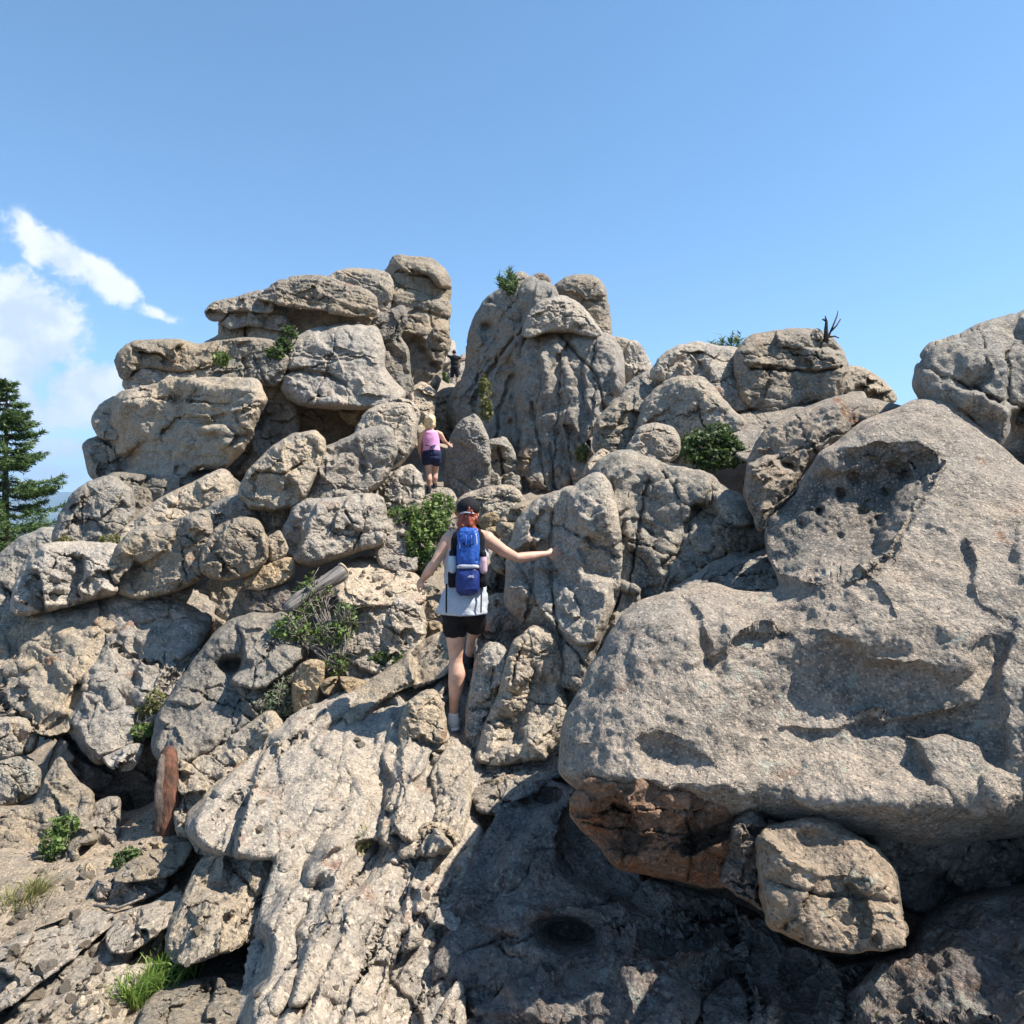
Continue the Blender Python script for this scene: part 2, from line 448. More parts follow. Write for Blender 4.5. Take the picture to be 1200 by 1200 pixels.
    # meandering cracks, flattened along the bedding
    pc = p * np.array([0.55, 0.8, 1.5]) * (1.5 / big)
    rg = fbm(pc + 50, 3, 0.55)
    dmp = np.clip(np.abs((N * (V - np.array([0, 0, EYE]))).sum(1)) / np.linalg.norm(V - np.array([0, 0, EYE]), axis=1) * 2.5, 0.15, 1)
    disp *= dmp
    disp -= crack * 0.016 * big * np.exp(-(rg / 0.03) ** 2) * np.clip(fbm(p * (1.1 / big) + 90, 2) * 4, 0, 1)
    if strata:
        sd = np.array(sdir) / np.linalg.norm(sdir)
        h = p @ sd + 0.10 * big * fbm(p * (1.2 / big) + 30, 3)
        z = np.stack([h * (6.5 / big), np.zeros(len(h)) + seed, 0.35 * p[:, 0] / big], 1)
        lay = fbm(z, 3, 0.6)
        disp += strata * 0.05 * big * np.tanh(lay * 2.2)
    g = min(1.0, big / 0.8)
    vw = V - np.array([0, 0, EYE]); vw /= np.linalg.norm(vw, axis=1)[:, None]
    g = g * np.clip(np.abs((N * vw).sum(1)) * 2.2 - .1, 0.06, 1)
    disp += rough * g * (0.026 * fbm(p * 4.0, 3, 0.6) + 0.013 * fbm(p * 15.0, 4, 0.62))
    pit = fbm(p * 9.0 + 80, 2)
    disp -= rough * g * 0.006 * np.clip((pit - 0.45) * 3, 0, 1)
    lim = 0.25 * size
    V = V + N * np.clip(disp, -lim, lim)[:, None]
    base = np.array([V[:, 0].mean(), V[:, 1].mean(), V[:, 2].min()])
    me = np_mesh(name, V - base, Q); smooth(me)
    if hollows:
        at = me.attributes.new('lichen', 'FLOAT', 'POINT'); at.data.foreach_set('value', np.concatenate([LI, LI[~isb]]).astype(np.float32))
    o = new_obj(name, me, M[mat]); o.location = base
    tag(o, label, cat, group, kind)
    ROCKS.append(o)
    return o
GL = 'boulders piled up in the left outcrop'
GC = 'boulders of the crag right of the gap'
GR = 'boulders along the right hand ridge'
GF = 'bedrock ribs underfoot in the foreground'
GS = 'loose stones lying on the climb'
B, SL, ST = 'boulder', 'flat_rock', 'loose_stone'
R_ = boulder
# ---- left outcrop, upper tiers
R_(SL,'overhanging flat cap slab on top of the left outcrop, shadow band below it','rock slab',GL,13.2,
   '304,348 330,331 375,327 404,336 430,343 440,356 438,366 420,368 392,364 352,358 320,353',T=0.55,ty=.5,strata=.5,facet=.6)
R_(B,'low rounded boulder on the skyline between the flat cap slab and the tall rock tower','boulder',GL,14.6,
   '385,332 396,321 420,318 450,322 458,335 450,372 435,375 420,350 395,345',T=.5)
R_('rock_tower','tall cracked rock tower standing on the left edge of the gap','rock tower',GL,15.0,
   '449,345 456,322 464,306 485,303 506,307 520,322 524,348 523,385 521,410 512,440 505,470 495,480 470,470 448,440 440,405 442,370',T=1.2,ty=1.2,facet=.7,
   cracks=((1.4,.14,'464,319 490,318 508,327 520,340'),(1.4,.12,'468,372 490,362 523,372'),(1.4,.10,'448,345 465,360 472,380 470,392 490,393'),(1.3,.08,'505,345 503,372 515,400'),(1.4,.12,'448,392 480,395 495,410 518,412')),
   crack=1.0,K=9,mat='rock',strata=.35,sdir=(.15,0,1),chip=1.1)
R_(B,'knobbly block wedged between the big overhanging block and foot of the rock tower','boulder',GL,13.6,
   '440,372 452,368 470,362 474,375 466,395 475,410 478,440 486,470 470,468 455,440 443,415 436,390',T=.55,mat='lich',K=9,crack=1.5)
R_(SL,'upper of two thin plates jutting left from the top of the outcrop','rock slab',GL,13.3,
   '242,366 252,356 275,351 305,343 322,352 318,364 300,364 268,364 258,374 246,372',T=.4,ty=.3)
R_(SL,'lower of two thin plates jutting left from the top of the outcrop','rock slab',GL,13.4,
   '256,372 270,364 300,362 324,360 338,378 335,386 312,384 290,380 270,384',T=.45,ty=.3)
R_(B,'small cracked block directly under the two thin plates','boulder',GL,13.6,
   '242,404 258,394 260,378 280,378 310,382 336,384 344,398 332,412 300,414 262,412',T=.45,K=6,ty=.4,cracks=((1.5,.2,'288,384 288,412'),),crack=1.6)
R_(B,'smooth recessed face hidden in the shadow under the flat cap slab','boulder',GL,14.0,
   '316,352 360,350 400,358 436,362 446,385 446,420 420,440 370,425 340,405 322,385',T=.6,ty=.2,facet=.5)
R_(B,'huge bulging block with a sharp undercut nose in the middle of the outcrop','boulder',GL,12.4,
   '350,398 372,388 410,384 438,388 446,410 447,432 458,448 471,462 466,470 445,474 420,476 380,474 345,468 331,450 326,432 336,410',T=1.1,ty=1.1,facet=.9,
   cracks=((2.5,.2,'330,436 350,434 385,440 404,450'),(1.5,.08,'355,418 390,422 430,420')),K=8)
R_(B,'dark rounded underside block tucked beneath the huge bulging block','boulder',GL,13.05,
   '300,460 325,444 350,455 400,468 440,472 438,492 428,512 380,518 345,512 320,508 303,490',T=.6,ty=-.5,K=8,cracks=((2,.2,'350,470 395,478 425,478'),(2,.2,'340,470 345,510')))
R_(SL,'top ledge of the left shoulder with a rounded dark nose at its left end','rock slab',GL,12.2,
   '139,424 144,411 156,403 185,401 210,401 232,406 258,402 290,398 318,402 312,412 270,420 245,428 222,433 198,433 176,428 156,432 148,442 141,436',T=.55,ty=.4,facet=.5)
R_(SL,'second ledge of the left shoulder, a pale strip below the top ledge','rock slab',GL,12.2,
   '148,446 160,436 172,430 200,435 225,433 252,424 266,432 258,443 232,446 205,447 180,455 150,457',T=.5,ty=.3,facet=.4,mat='pale')
R_(B,'low grey block beside a small green shrub at right end of the shoulder ledges','boulder',GL,12.1,
   '248,444 262,428 282,416 318,408 336,420 330,440 322,450 290,446 262,448',T=.5,mat='lich',ty=.5)
R_(B,'very large square block at the left of the outcrop, its face half in shade','boulder',GL,11.0,
   '134,480 150,460 200,450 258,446 302,450 306,468 296,500 278,530 262,546 236,546 210,562 180,566 158,562 144,552 136,520',T=1.0,ty=.7,tx=-1.3,facet=1.0,K=7,R=.5,
   cracks=((1.8,.10,'205,490 240,492 300,478'),(1.6,.08,'235,510 290,512')),dents=((150,548,62,48,.7),(120,520,40,60,.3)),strata=.3)
R_(B,'upper of two dark nubs sticking out on the left profile of the outcrop','boulder',GL,12.1,
   '110,492 120,476 134,468 148,474 146,505 138,514 118,510',T=.4)
R_(B,'lower of two dark nubs sticking out on the left profile of the outcrop','boulder',GL,12.0,
   '100,524 108,517 124,512 142,510 152,540 148,566 122,566 108,556 104,540',T=.4,mat='lich')
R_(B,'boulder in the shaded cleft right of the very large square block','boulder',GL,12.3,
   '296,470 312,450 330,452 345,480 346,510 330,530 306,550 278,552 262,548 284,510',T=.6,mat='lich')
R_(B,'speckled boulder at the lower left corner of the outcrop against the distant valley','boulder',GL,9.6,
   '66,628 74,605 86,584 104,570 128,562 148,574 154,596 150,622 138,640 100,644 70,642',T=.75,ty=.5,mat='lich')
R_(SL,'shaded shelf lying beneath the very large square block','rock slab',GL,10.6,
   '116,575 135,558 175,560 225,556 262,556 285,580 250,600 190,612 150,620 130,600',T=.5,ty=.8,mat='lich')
R_(SL,'slanting ledge running up to the right above the paired lower boulders','rock slab',GL,9.6,
   '140,634 156,612 190,588 230,568 262,553 272,575 266,596 245,606 205,618 170,640',T=.5,ty=.6)
R_(B,'broad pale boulder with flat top at far left, lying on the big sloping face','boulder',GL,7.9,
   '16,708 26,675 38,652 56,641 100,639 136,643 146,670 136,692 105,700 60,712 24,717',T=.6,ty=.6,mat='rock',dents=((62,700,14,8,.08),))
R_(B,'rounded boulder half in shade right of the broad flat topped boulder','boulder',GL,7.7,
   '129,668 138,645 156,626 200,616 238,602 246,625 240,655 232,676 200,690 165,698 140,690',T=.6,ty=.45,facet=.8,dents=((150,672,42,34,.4),))
R_(B,'smooth dark hump beneath the spruce at the left edge of the picture','boulder',GL,10.5,
   '-20,690 0,655 25,634 52,624 74,626 66,650 44,690 20,735 -20,750',T=.7,facet=.2,mat='lich')
R_(B,'egg shaped bright boulder perched above the two stacked tan stones','boulder',GL,7.2,
   '238,662 244,640 258,620 280,611 300,613 309,632 309,652 295,668 268,676 248,674',T=.42,mat='pale',ty=.25,facet=.8)
R_(B,'leaning pear shaped boulder pointing up right in the heart of the outcrop','boulder',GL,8.3,
   '284,578 293,556 318,530 342,514 368,510 378,518 374,540 362,566 350,588 325,594 298,592',T=.5,ty=.3,facet=.8,cracks=((1.5,.09,'300,552 330,556 352,544'),))
R_(B,'shaded neck of rock carrying the leaning pear shaped boulder','boulder',GL,8.7,
   '284,590 310,586 352,582 350,605 336,632 318,642 300,628 288,608',T=.4)
R_(B,'flat sided wedge between the slanting ledge and the egg shaped boulder','boulder',GL,8.7,
   '236,612 256,592 284,582 298,596 306,618 280,625 255,650 240,660 234,640',T=.35)
R_(B,'large smooth boulder right of the leaning pear shaped one with a shaded hollow below it','boulder',GL,8.6,
   '358,586 366,560 378,532 400,520 430,506 455,505 460,530 448,560 425,578 395,592 370,596',T=.6,ty=.5)
R_(B,'bright upright block just left of the small girl','boulder',GL,9.5,
   '420,508 432,486 452,477 478,478 485,492 482,520 472,536 458,548 440,540 426,525',T=.6,ty=.4,tx=.2)
R_(B,'thin rounded sill resting on the bright upright block beside the girl','boulder',GL,9.9,
   '446,476 462,468 480,472 490,484 486,496 476,484 452,482',T=.3)
R_(B,'blocky boulder with an undercut base behind the cut log','boulder',GL,7.9,
   '334,630 342,606 356,590 385,588 424,583 444,586 450,610 446,634 420,642 395,652 368,660 346,656',T=.55,ty=.35,facet=1.0,cracks=((1.5,.1,'405,600 412,612 420,615'),))
R_(ST,'tan wedge stone squeezed under right side of the egg shaped boulder','loose stone',GL,7.4,
   '308,636 318,626 328,622 338,642 330,656 312,658',T=.14,mat='tan')
R_(ST,'upper of two stacked tan stones left of the cut log','loose stone',GL,7.3,
   '286,680 302,664 326,654 346,654 345,672 332,684 306,692 290,690',T=.25,mat='tan')
R_(ST,'lower of two stacked tan stones left of the cut log','loose stone',GL,7.3,
   '284,694 310,688 336,682 344,700 342,722 318,728 290,726',T=.25,mat='rust')
R_(B,'cracked boulder at the foot of the girl\'s step, touching the leafy green bush','boulder',GL,9.0,
   '446,592 452,572 464,556 480,548 492,562 494,588 486,604 470,602 452,606',T=.4,K=8,crack=1.8)
R_(B,'wedge under the bright upright block, left of the cracked boulder','boulder',GL,9.0,
   '432,600 440,575 452,560 462,568 458,590 452,608 440,612',T=.3)
R_(B,'shaded boulder on the left of the leafy green bush','boulder',GS,7.9,
   '442,640 452,614 468,604 482,616 490,640 486,665 466,670 448,662',T=.3,mat='pale')
R_(SL,'trodden sandy slab behind the grey bush, right of the cut log','rock slab',GS,7.1,
   '395,690 408,664 430,655 455,662 480,672 496,690 492,704 460,706 430,708 404,706',plane=((400,705,6.7),(490,705,6.8),(450,660,7.9)),T=.3,Tb=.5,mat='tan',facet=.6)
R_(B,'big pale block facing the walker just left of the line of tan stones','boulder',GS,6.7,
   '396,722 404,704 430,698 462,700 488,706 494,722 496,745 484,766 464,768 440,758 420,752 402,742',T=.4,ty=.5,mat='pale',K=6,crack=1.5)
R_(B,'shaded boulder under the big pale block at right of the bare bush','boulder',GS,6.5,
   '400,765 410,748 440,752 470,768 466,784 440,790 410,792',T=.3,mat='pale')
R_(ST,'tall tan stone standing on its end below the bare bush','loose stone',GS,6.0,
   '342,800 348,782 364,772 380,776 380,795 374,815 374,838 358,848 344,838 341,820',T=.16,mat='tan',ty=.1)
R_(ST,'pointed tan wedge lying right of the stone standing on its end','loose stone',GS,5.95,
   '374,802 388,793 412,793 432,800 424,812 410,822 394,820 378,812',T=.13,mat='tan',ty=.1,facet=1.6,K=4)
# ---- left middle faces
R_(SL,'big sloping rock face filling the left edge below the broad flat topped boulder','rock slab',GL,7.4,
   '-40,740 10,716 70,712 128,696 150,705 130,745 112,770 105,800 92,832 76,856 50,862 28,846 0,838 -40,850',plane=((0,720,8.15),(120,700,8.05),(50,860,6.5)),T=.4,strata=.5,facet=.6,R=.3,K=9,chip=.85,chipn=2,grain=-.5,sdir=(.3,0,1))
R_(SL,'sloping face split from the left edge slab by a diagonal crack','rock slab',GL,7.2,
   '104,800 118,755 134,700 170,692 214,684 246,676 252,706 236,742 222,775 205,808 190,836 172,862 148,876 118,886 100,868 84,848 92,828',plane=((140,700,7.95),(240,690,8.1),(120,880,6.3)),T=.4,strata=.4,facet=.6,R=.3,K=8,chip=.85,chipn=2,grain=-.5,sdir=(.3,0,1))
R_(B,'dark recessed rock in the deep cleft between two sloping faces','boulder',GL,7.9,
   '228,700 250,676 290,682 300,720 270,740 240,790 216,830 200,820 214,770',T=.4)
R_(B,'long grey hump with a round pothole, left of the bare bush','boulder',GL,6.4,
   '182,872 190,838 210,806 236,768 262,738 292,724 330,722 352,732 358,760 352,790 330,820 306,842 280,862 246,880 212,892 190,892',T=.6,ty=1.2,mat='lich',
   dents=((272,779,17,9,.32),),facet=.7,K=7)
R_(B,'shaded base under the long grey hump, right of the rust coloured stump','boulder',GL,5.6,
   '206,892 240,878 280,858 318,836 330,856 300,892 262,926 246,956 228,980 208,972 204,930',T=.35,ty=.8)
R_(B,'grey boulder low at the left edge with a green shrub growing on its right','boulder',GL,5.4,
   '-40,960 0,950 40,946 58,912 70,892 80,908 96,924 108,932 104,960 112,985 100,1010 60,1030 20,1040 -40,1050',T=.4,ty=.8,mat='rock',K=7)
R_(B,'triangular pale face to the right of the shrub at the lower left','boulder',GL,5.3,
   '74,1008 96,976 112,946 136,938 136,972 130,1004 110,1022 88,1030',T=.2,ty=.6,mat='rock',facet=.6)
R_(B,'rounded knob at the left edge under the big sloping rock face','boulder',GL,6.5,
   '-30,856 0,844 30,846 42,864 34,880 8,888 -30,892',T=.3)
R_(B,'small dark knob at the left edge below another rounded knob','boulder',GL,6.2,
   '-30,900 0,890 26,888 44,904 40,926 20,938 -30,950',T=.3,mat='lich')
R_(ST,'small flat stone hanging in the shadow left of the rust coloured stump','loose stone',GL,6.0,
   '120,888 136,880 152,872 168,872 166,888 156,902 138,904 126,898',T=.16)
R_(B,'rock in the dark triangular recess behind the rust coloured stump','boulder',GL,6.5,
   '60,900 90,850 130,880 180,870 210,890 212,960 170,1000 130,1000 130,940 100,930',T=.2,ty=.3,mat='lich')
# ---- lower left ground
R_(ST,'smooth oval stone lying on the sandy slope left of the grass tuft','loose stone',GS,4.3,
   '108,1046 116,1030 132,1034 148,1020 172,1018 194,1022 196,1040 178,1052 150,1062 124,1062',T=.12,ty=.15,mat='rock')
R_(ST,'pale round stone above the oval stone at lower left','loose stone',GS,4.6,
   '88,1030 92,1014 104,1010 113,1020 112,1034 100,1042',T=.07,mat='tan')
R_(ST,'bright cream block at the left edge by the dry grass','loose stone',GS,4.25,
   '8,1078 16,1066 30,1058 37,1070 34,1082 20,1092 10,1090',T=.08,mat='tan',facet=1.3,K=4)
R_(ST,'small cream chip at the left edge under the cream block','loose stone',GS,4.1,
   '-8,1100 2,1090 12,1094 8,1104 -6,1112',T=.05,mat='tan')
R_(ST,'rounded cream stone at the foot of the rust coloured stump','loose stone',GS,4.9,
   '164,998 172,988 188,986 194,994 184,1002 170,1004',T=.07,mat='tan')
R_(SL,'tilted sandy plate under the rust coloured stump','rock slab',GS,4.6,
   '136,1030 160,1006 190,994 222,990 214,1010 196,1024 160,1030',plane=((140,1030,4.3),(214,1000,4.7),(170,1000,4.8)),T=.1,mat='pale')
R_(SL,'brown stained slab leaning toward the grass tuft at lower left','rock slab',GF,3.9,
   '198,1112 202,1085 218,1050 236,1012 258,992 296,990 326,1018 336,1050 318,1080 286,1104 250,1118 216,1128',plane=((200,1120,3.38),(290,1110,3.38),(270,990,4.2)),T=.18,mat='pale',strata=.2,sdir=(1,0,.9),facet=.8,R=.22,grain=.9)
R_(SL,'long thin sandy plate slanting to the lower left corner','rock slab',GF,3.5,
   '-20,1210 10,1180 60,1140 120,1092 150,1070 168,1068 150,1100 110,1150 80,1210',plane=((0,1200,3.0),(80,1200,3.0),(150,1080,4.0)),T=.1,mat='pale',strata=.25,sdir=(1,0,.9),R=.2,grain=.75,chip=1.3,saw=((40,34,.05,.9),))
R_(SL,'sandy plate lying between the long thin plate and the grass tuft','rock slab',GF,3.5,
   '70,1210 96,1170 126,1120 160,1085 196,1064 204,1076 188,1110 160,1150 130,1210',plane=((90,1200,3.0),(150,1200,3.0),(180,1080,4.0)),T=.1,mat='pale',strata=.25,sdir=(1,0,.9),R=.2,grain=.75,chip=1.3,saw=((40,34,.05,.9),))
R_(SL,'broad sandy plate at the left edge just below the cream block','rock slab',GF,3.8,
   '-30,1150 -10,1122 30,1100 76,1080 110,1072 130,1078 100,1104 56,1140 10,1172 -30,1190',plane=((0,1160,3.12),(60,1150,3.17),(110,1075,3.9)),T=.1,mat='pale',R=.2,grain=.7,strata=.2,sdir=(1,0,.9))
R_(SL,'sandy plate with a dark lower edge right of the smooth oval stone','rock slab',GF,4.0,
   '128,1098 150,1072 180,1062 206,1046 214,1056 204,1074 182,1092 152,1112 134,1112',plane=((130,1110,3.5),(200,1090,3.65),(190,1050,4.1)),T=.12,mat='pale',R=.2,grain=.7)
R_(B,'grey lichen covered slab at the bottom edge right of the grass tuft','boulder',GF,3.0,
   '166,1215 172,1184 190,1162 230,1150 262,1148 286,1164 300,1190 310,1215',plane=((170,1200,2.9),(300,1200,2.9),(240,1150,3.35)),T=.12,mat='lich')
R_('bedrock_slope','continuous ribbed bedrock slope running from the bottom edge up to the walker\'s feet','bedrock',GF,4.4,
   '284,1230 294,1150 300,1090 312,1040 322,1008 300,1006 262,1000 236,986 228,964 258,922 300,882 340,846 400,812 452,782 500,748 532,736 560,750 572,800 566,880 600,930 600,980 570,1060 540,1130 530,1230',
   plane=((300,1200,3.02),(520,1200,3.02),(500,770,6.7)),T=.14,tk=1,Tb=.8,mat='pale',R=.2,rpx=14,facet=.5,K=12,chip=.8,chipn=3,grain=1.0,strata=.12,sdir=(1,0,.4),step=1.9,
   saw=((64,104,.30,.9),(62,38,.07,.8)),dents=((533,842,14,30,.24),(534,795,12,30,.10)))
R_(SL,'long bright slab sloping down left from the climbing woman','rock slab',GF,5.2,
   '222,962 250,928 292,892 332,856 372,838 410,812 452,788 500,754 526,742 532,770 514,792 470,806 430,830 392,870 372,905 350,950 330,985 300,1004 262,1000 234,990',plane=((240,980,4.55),(380,900,4.95),(520,750,6.35)),T=.14,tk=1,Tb=.8,saw=((50,60,.06,.8),),mat='pale',facet=.7,K=9,strata=.15,R=.22,dents=((300,955,25,18,.06),(330,900,14,9,-.06)))
R_(B,'knobby end of the long bright slab, right of the rust coloured stump','boulder',GF,4.75,
   '228,978 232,960 246,950 262,946 284,958 300,968 292,986 276,990 262,980 252,984 240,990',T=.15,mat='pale',K=5)
# ---- central ribs
R_(SL,'pale step of bedrock directly below the walker\'s standing foot','rock slab',GF,4.6,
   '452,948 462,915 480,888 505,876 532,868 548,880 548,915 546,950 536,985 505,1000 470,1002 448,985',plane=((450,985,4.0),(540,985,4.0),(500,880,5.0)),T=.2,saw=((66,50,.08,.9),),Tb=.6,mat='pale',facet=.9,K=9,strata=.2,sdir=(1,0,.5),R=.25,chip=1.2,grain=1.0,dents=((477,918,8,4,.08),))
R_(SL,'pale rib reaching the bottom edge beside the deep shadow of the giant boulder','rock slab',GF,3.5,
   '432,1215 430,1150 438,1100 446,1050 456,1005 480,990 520,985 548,960 560,985 548,1040 535,1090 520,1150 516,1215',plane=((430,1200,2.85),(520,1200,2.85),(520,980,4.05)),T=.16,saw=((66,60,.09,.9),),Tb=.7,facet=.8,K=9,mat='pale',strata=.25,sdir=(1,0,.3),crack=1.4,R=.22,chip=1.2,grain=1.2)
R_(B,'bright egg shaped boulder beside the walker\'s standing foot','boulder',GF,5.05,
   '470,858 474,840 482,824 496,814 508,812 516,828 520,852 518,872 504,884 486,886 474,876',T=.2,mat='pale',ty=.2,facet=.8)
R_(ST,'angular dark stone jutting from the pale rib in the middle foreground','loose stone',GF,3.75,
   '446,1012 452,994 462,984 476,992 484,1008 492,1030 480,1044 462,1040 450,1034',T=.12,facet=1.8,K=4,mat='rock')
R_(ST,'cream coloured angular stone lying on the pale rib','loose stone',GS,3.85,
   '490,974 498,964 516,964 534,974 532,990 520,1000 506,1004 496,992',T=.07,mat='tan',facet=1.4,K=4)
R_(ST,'rounded slab end on the pale rib at the edge of the deep shadow','loose stone',GF,3.4,
   '488,1080 496,1060 512,1050 532,1052 534,1075 524,1098 506,1106 492,1098',T=.1,mat='pale')
# ---- rocks right of the walker
R_(B,'narrow upright rock just right of the walker\'s leg','boulder',GF,5.3,
   '556,900 548,868 550,830 556,796 562,770 576,756 592,764 598,790 588,820 580,850 578,885',T=.25,mat='rock',ty=.3)
R_(B,'round headed boulder behind the narrow upright rock','boulder',GF,5.9,
   '562,770 560,745 572,725 596,716 622,730 634,752 622,775 596,785',T=.3,mat='rock')
R_(B,'broad coarse boulder between the walker\'s leg and the shaded wall','boulder',GF,5.1,
   '562,888 572,850 588,815 596,780 606,754 626,740 646,744 656,770 658,810 666,850 664,882 630,890 590,894',T=.3,ty=.5,mat='rock',K=6,cracks=((1.5,.08,'600,800 604,775 614,752'),))
R_(SL,'flat bright ledge with a tan stone on it, under the broad coarse boulder','rock slab',GF,4.75,
   '552,930 556,896 580,884 630,884 664,882 668,904 640,926 606,946 570,950',plane=((560,940,4.4),(650,915,4.5),(610,885,5.0)),T=.2,mat='pale',facet=.8)
R_(ST,'flat tan stone lying at the edge of the giant boulder\'s shadow','loose stone',GS,4.5,
   '572,922 580,912 600,907 618,912 624,924 606,932 584,932',T=.07,mat='tan')
R_(B,'dark block in the crevice behind the walker\'s right hip','boulder',GF,6.3,
   '570,735 566,712 580,700 605,700 625,715 640,740 628,765 596,760',T=.25,mat='rock')
# shaded wall under the walker's hand
R_(B,'tall shaded wall that the walker reaches out and touches','boulder',GR,5.65,
   '596,690 600,650 606,618 624,594 650,580 678,572 700,560 716,580 722,620 724,660 718,700 704,740 690,780 676,830 664,880 652,860 654,800 646,760 634,738 612,726 598,712',T=.55,ty=1.2,tx=-.9,mat='rock',facet=1.1,K=9,cracks=((2,.09,'648,600 645,660 650,720 660,760'),(1.8,.07,'622,610 625,660 620,710')))
R_(B,'lichen grey rock mass with upright ribs right of the walker\'s hand','boulder',GR,5.8,
   '676,640 682,600 690,570 704,546 728,534 756,540 786,550 818,556 846,572 876,592 886,612 880,640 850,662 815,680 780,702 745,718 714,748 690,790 674,820 664,790 668,720',T=.6,ty=1.3,tx=-.8,mat='lich',facet=1.0,K=11,
   cracks=((1.8,.12,'760,562 752,600 744,650 738,690'),(1.8,.10,'718,560 712,620 705,680'),(1.6,.07,'776,552 800,590 850,610'),(1.8,.09,'690,600 702,650 690,700')))
R_(B,'sunlit crest block on top of the shaded wall, right of the walker\'s head','boulder',GR,7.0,
   '586,622 594,604 612,592 640,588 668,574 690,580 672,600 650,606 640,625 620,632 600,640',T=.3,mat='pale',ty=.4)
R_(B,'small block between the walker\'s right shoulder and the shaded wall','boulder',GR,6.8,
   '578,655 588,636 608,628 622,640 620,662 602,672 584,668',T=.2,mat='rock')
R_(B,'shaded boulder low behind the walker\'s right elbow','boulder',GR,6.9,
   '566,700 572,668 590,656 612,664 622,690 610,714 584,718',T=.25,mat='lich')
R_(SL,'shaded saddle of rock between the ribbed mass and the giant boulder','rock slab',GR,4.9,
   '770,706 800,688 836,664 876,644 912,640 950,660 950,700 900,712 840,712',plane=((780,705,4.5),(930,700,4.5),(880,645,5.3)),T=.2,mat='rock')
R_(B,'little ledge between the saddle of rock and the giant boulder\'s hollow','boulder',GR,5.5,
   '838,618 850,600 872,590 892,604 900,630 880,646 850,642',T=.25,mat='lich')
# ---- right hand: giant boulder group
R_('giant_boulder','giant coarse boulder filling the right, with a dark pitted hollow in its top','boulder',GR,3.55,
   '660,905 662,866 674,815 690,765 712,734 748,706 788,692 836,681 858,688 882,690 908,684 898,652 898,612 916,584 942,556 960,536 982,522 1006,504 1037,482 1066,470 1096,461 1118,464 1136,482 1160,508 1196,540 1260,570 1400,620 1640,700 1660,900 1600,1000 1400,1010 1240,975 1150,986 1095,996 1050,992 1010,982 960,972 900,962 830,962 770,957 712,942 680,925',
   joints=0,T=.5,tk=1,Tb=1.3,plane=((700,920,3.22),(1200,950,3.0),(1100,470,4.45)),mat='fore',facet=.14,K=8,crack=.2,R=.5,rpx=70,step=1.9,rough=.8,chip=.3,chipn=1.5,
   hollows=(('800,660 810,560 880,520 958,532 1008,520 1060,515 1096,526 1103,546 1068,603 1042,646 1010,668 950,676 900,668',.40,72),),
   dents=((965,838,125,70,.16),(905,690,60,26,.04),(835,760,14,50,.05),(1010,942,160,24,-.12),(790,918,130,22,-.10),(970,728,170,60,-.07),(740,800,60,90,-.06),(1140,690,60,80,-.06),(1480,850,190,160,-.6),  # outline runs on unseen past the right edge; far bulge added to block sun
    (1000,560,6,8,.09),(1038,578,7,6,.09),(1062,560,7,5,.08),(985,580,5,7,.08),(1020,540,6,4,.06),(960,600,5,6,.07),(1045,548,5,4,.06),(1010,600,7,5,.07),(985,630,5,6,.06),(940,615,6,5,.06),(1030,610,5,6,.06)),
   cracks=((5,.06,'800,700 815,720 822,745 828,775'),(3,.05,'1100,545 1070,600 1042,650 1012,672')))
R_(B,'rounded boulder with a lit top, leaning on the left of the giant boulder\'s hollow','boulder',GR,5.2,
   '872,580 874,548 886,518 908,494 946,476 982,465 1022,467 1056,476 1040,492 1008,508 978,526 950,548 930,576 912,600 902,620 888,622',T=.55,ty=.8,mat='fore',facet=.5,crack=.5)
R_(B,'dark boulder cut by the upper right edge of the picture','boulder',GR,4.9,
   '1074,458 1078,430 1092,406 1126,396 1160,380 1198,367 1250,350 1420,330 1480,480 1440,640 1300,610 1200,560 1168,526 1142,510 1126,492 1100,484 1084,478',T=.7,Tb=.9,ty=.5,mat='lich',facet=.7,K=6)
R_('fallen_block','fallen square block with a yellow lichen spot under the giant boulder','fallen block',GR,2.62,
   '886,984 898,968 922,962 948,955 974,960 1000,976 1028,994 1046,1012 1056,1034 1056,1062 1066,1094 1060,1110 1010,1116 968,1116 930,1102 900,1086 890,1050 886,1010',joints=0,T=.30,Tb=.5,ty=.32,mat='block',R=.2,rpx=9,grow=0,facet=.7,K=4,chip=.7,rough=1.0,cracks=((3,.025,'886,1028 930,1040 960,1050 1000,1048 1056,1060'),),dents=((955,985,24,12,.04),))
R_(B,'narrow wedge between the fallen square block and the red undercut','boulder',GR,2.8,
   '848,1030 856,1000 862,965 880,950 896,970 900,1020 900,1064 880,1054 862,1044',T=.14,mat='rust')
R_(B,'red stained rock band under the left lip of the giant boulder','boulder',GR,2.95,
   '672,950 690,915 750,915 830,925 890,940 890,985 866,1014 850,1036 810,1032 764,1022 728,1014 704,990',T=.2,ty=-.1,mat='red',K=6,cracks=((1.5,.05,'800,945 812,990 806,1030'),))
R_(B,'shaded rock under the giant boulder at right of the fallen square block','boulder',GR,3.05,
   '1010,960 1100,945 1200,925 1350,930 1420,1020 1260,1040 1200,1040 1176,1066 1120,1072 1070,1066 1048,1040',T=.25,ty=-.2,mat='rust')
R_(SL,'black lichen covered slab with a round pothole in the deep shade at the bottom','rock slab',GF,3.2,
   '508,1220 516,1150 530,1090 548,1030 570,980 600,945 640,915 670,905 690,950 712,990 760,1030 820,1048 880,1070 930,1112 990,1128 1060,1112 1120,1060 1240,1030 1400,1040 1420,1220',plane=((520,1200,2.80),(660,920,4.1),(1150,1200,2.5)),T=.2,Tb=.7,mat='black',joints=1,facet=.7,K=12,R=.3,dents=((664,1093,34,17,.30),),strata=.25,step=1.8,rough=1.2)
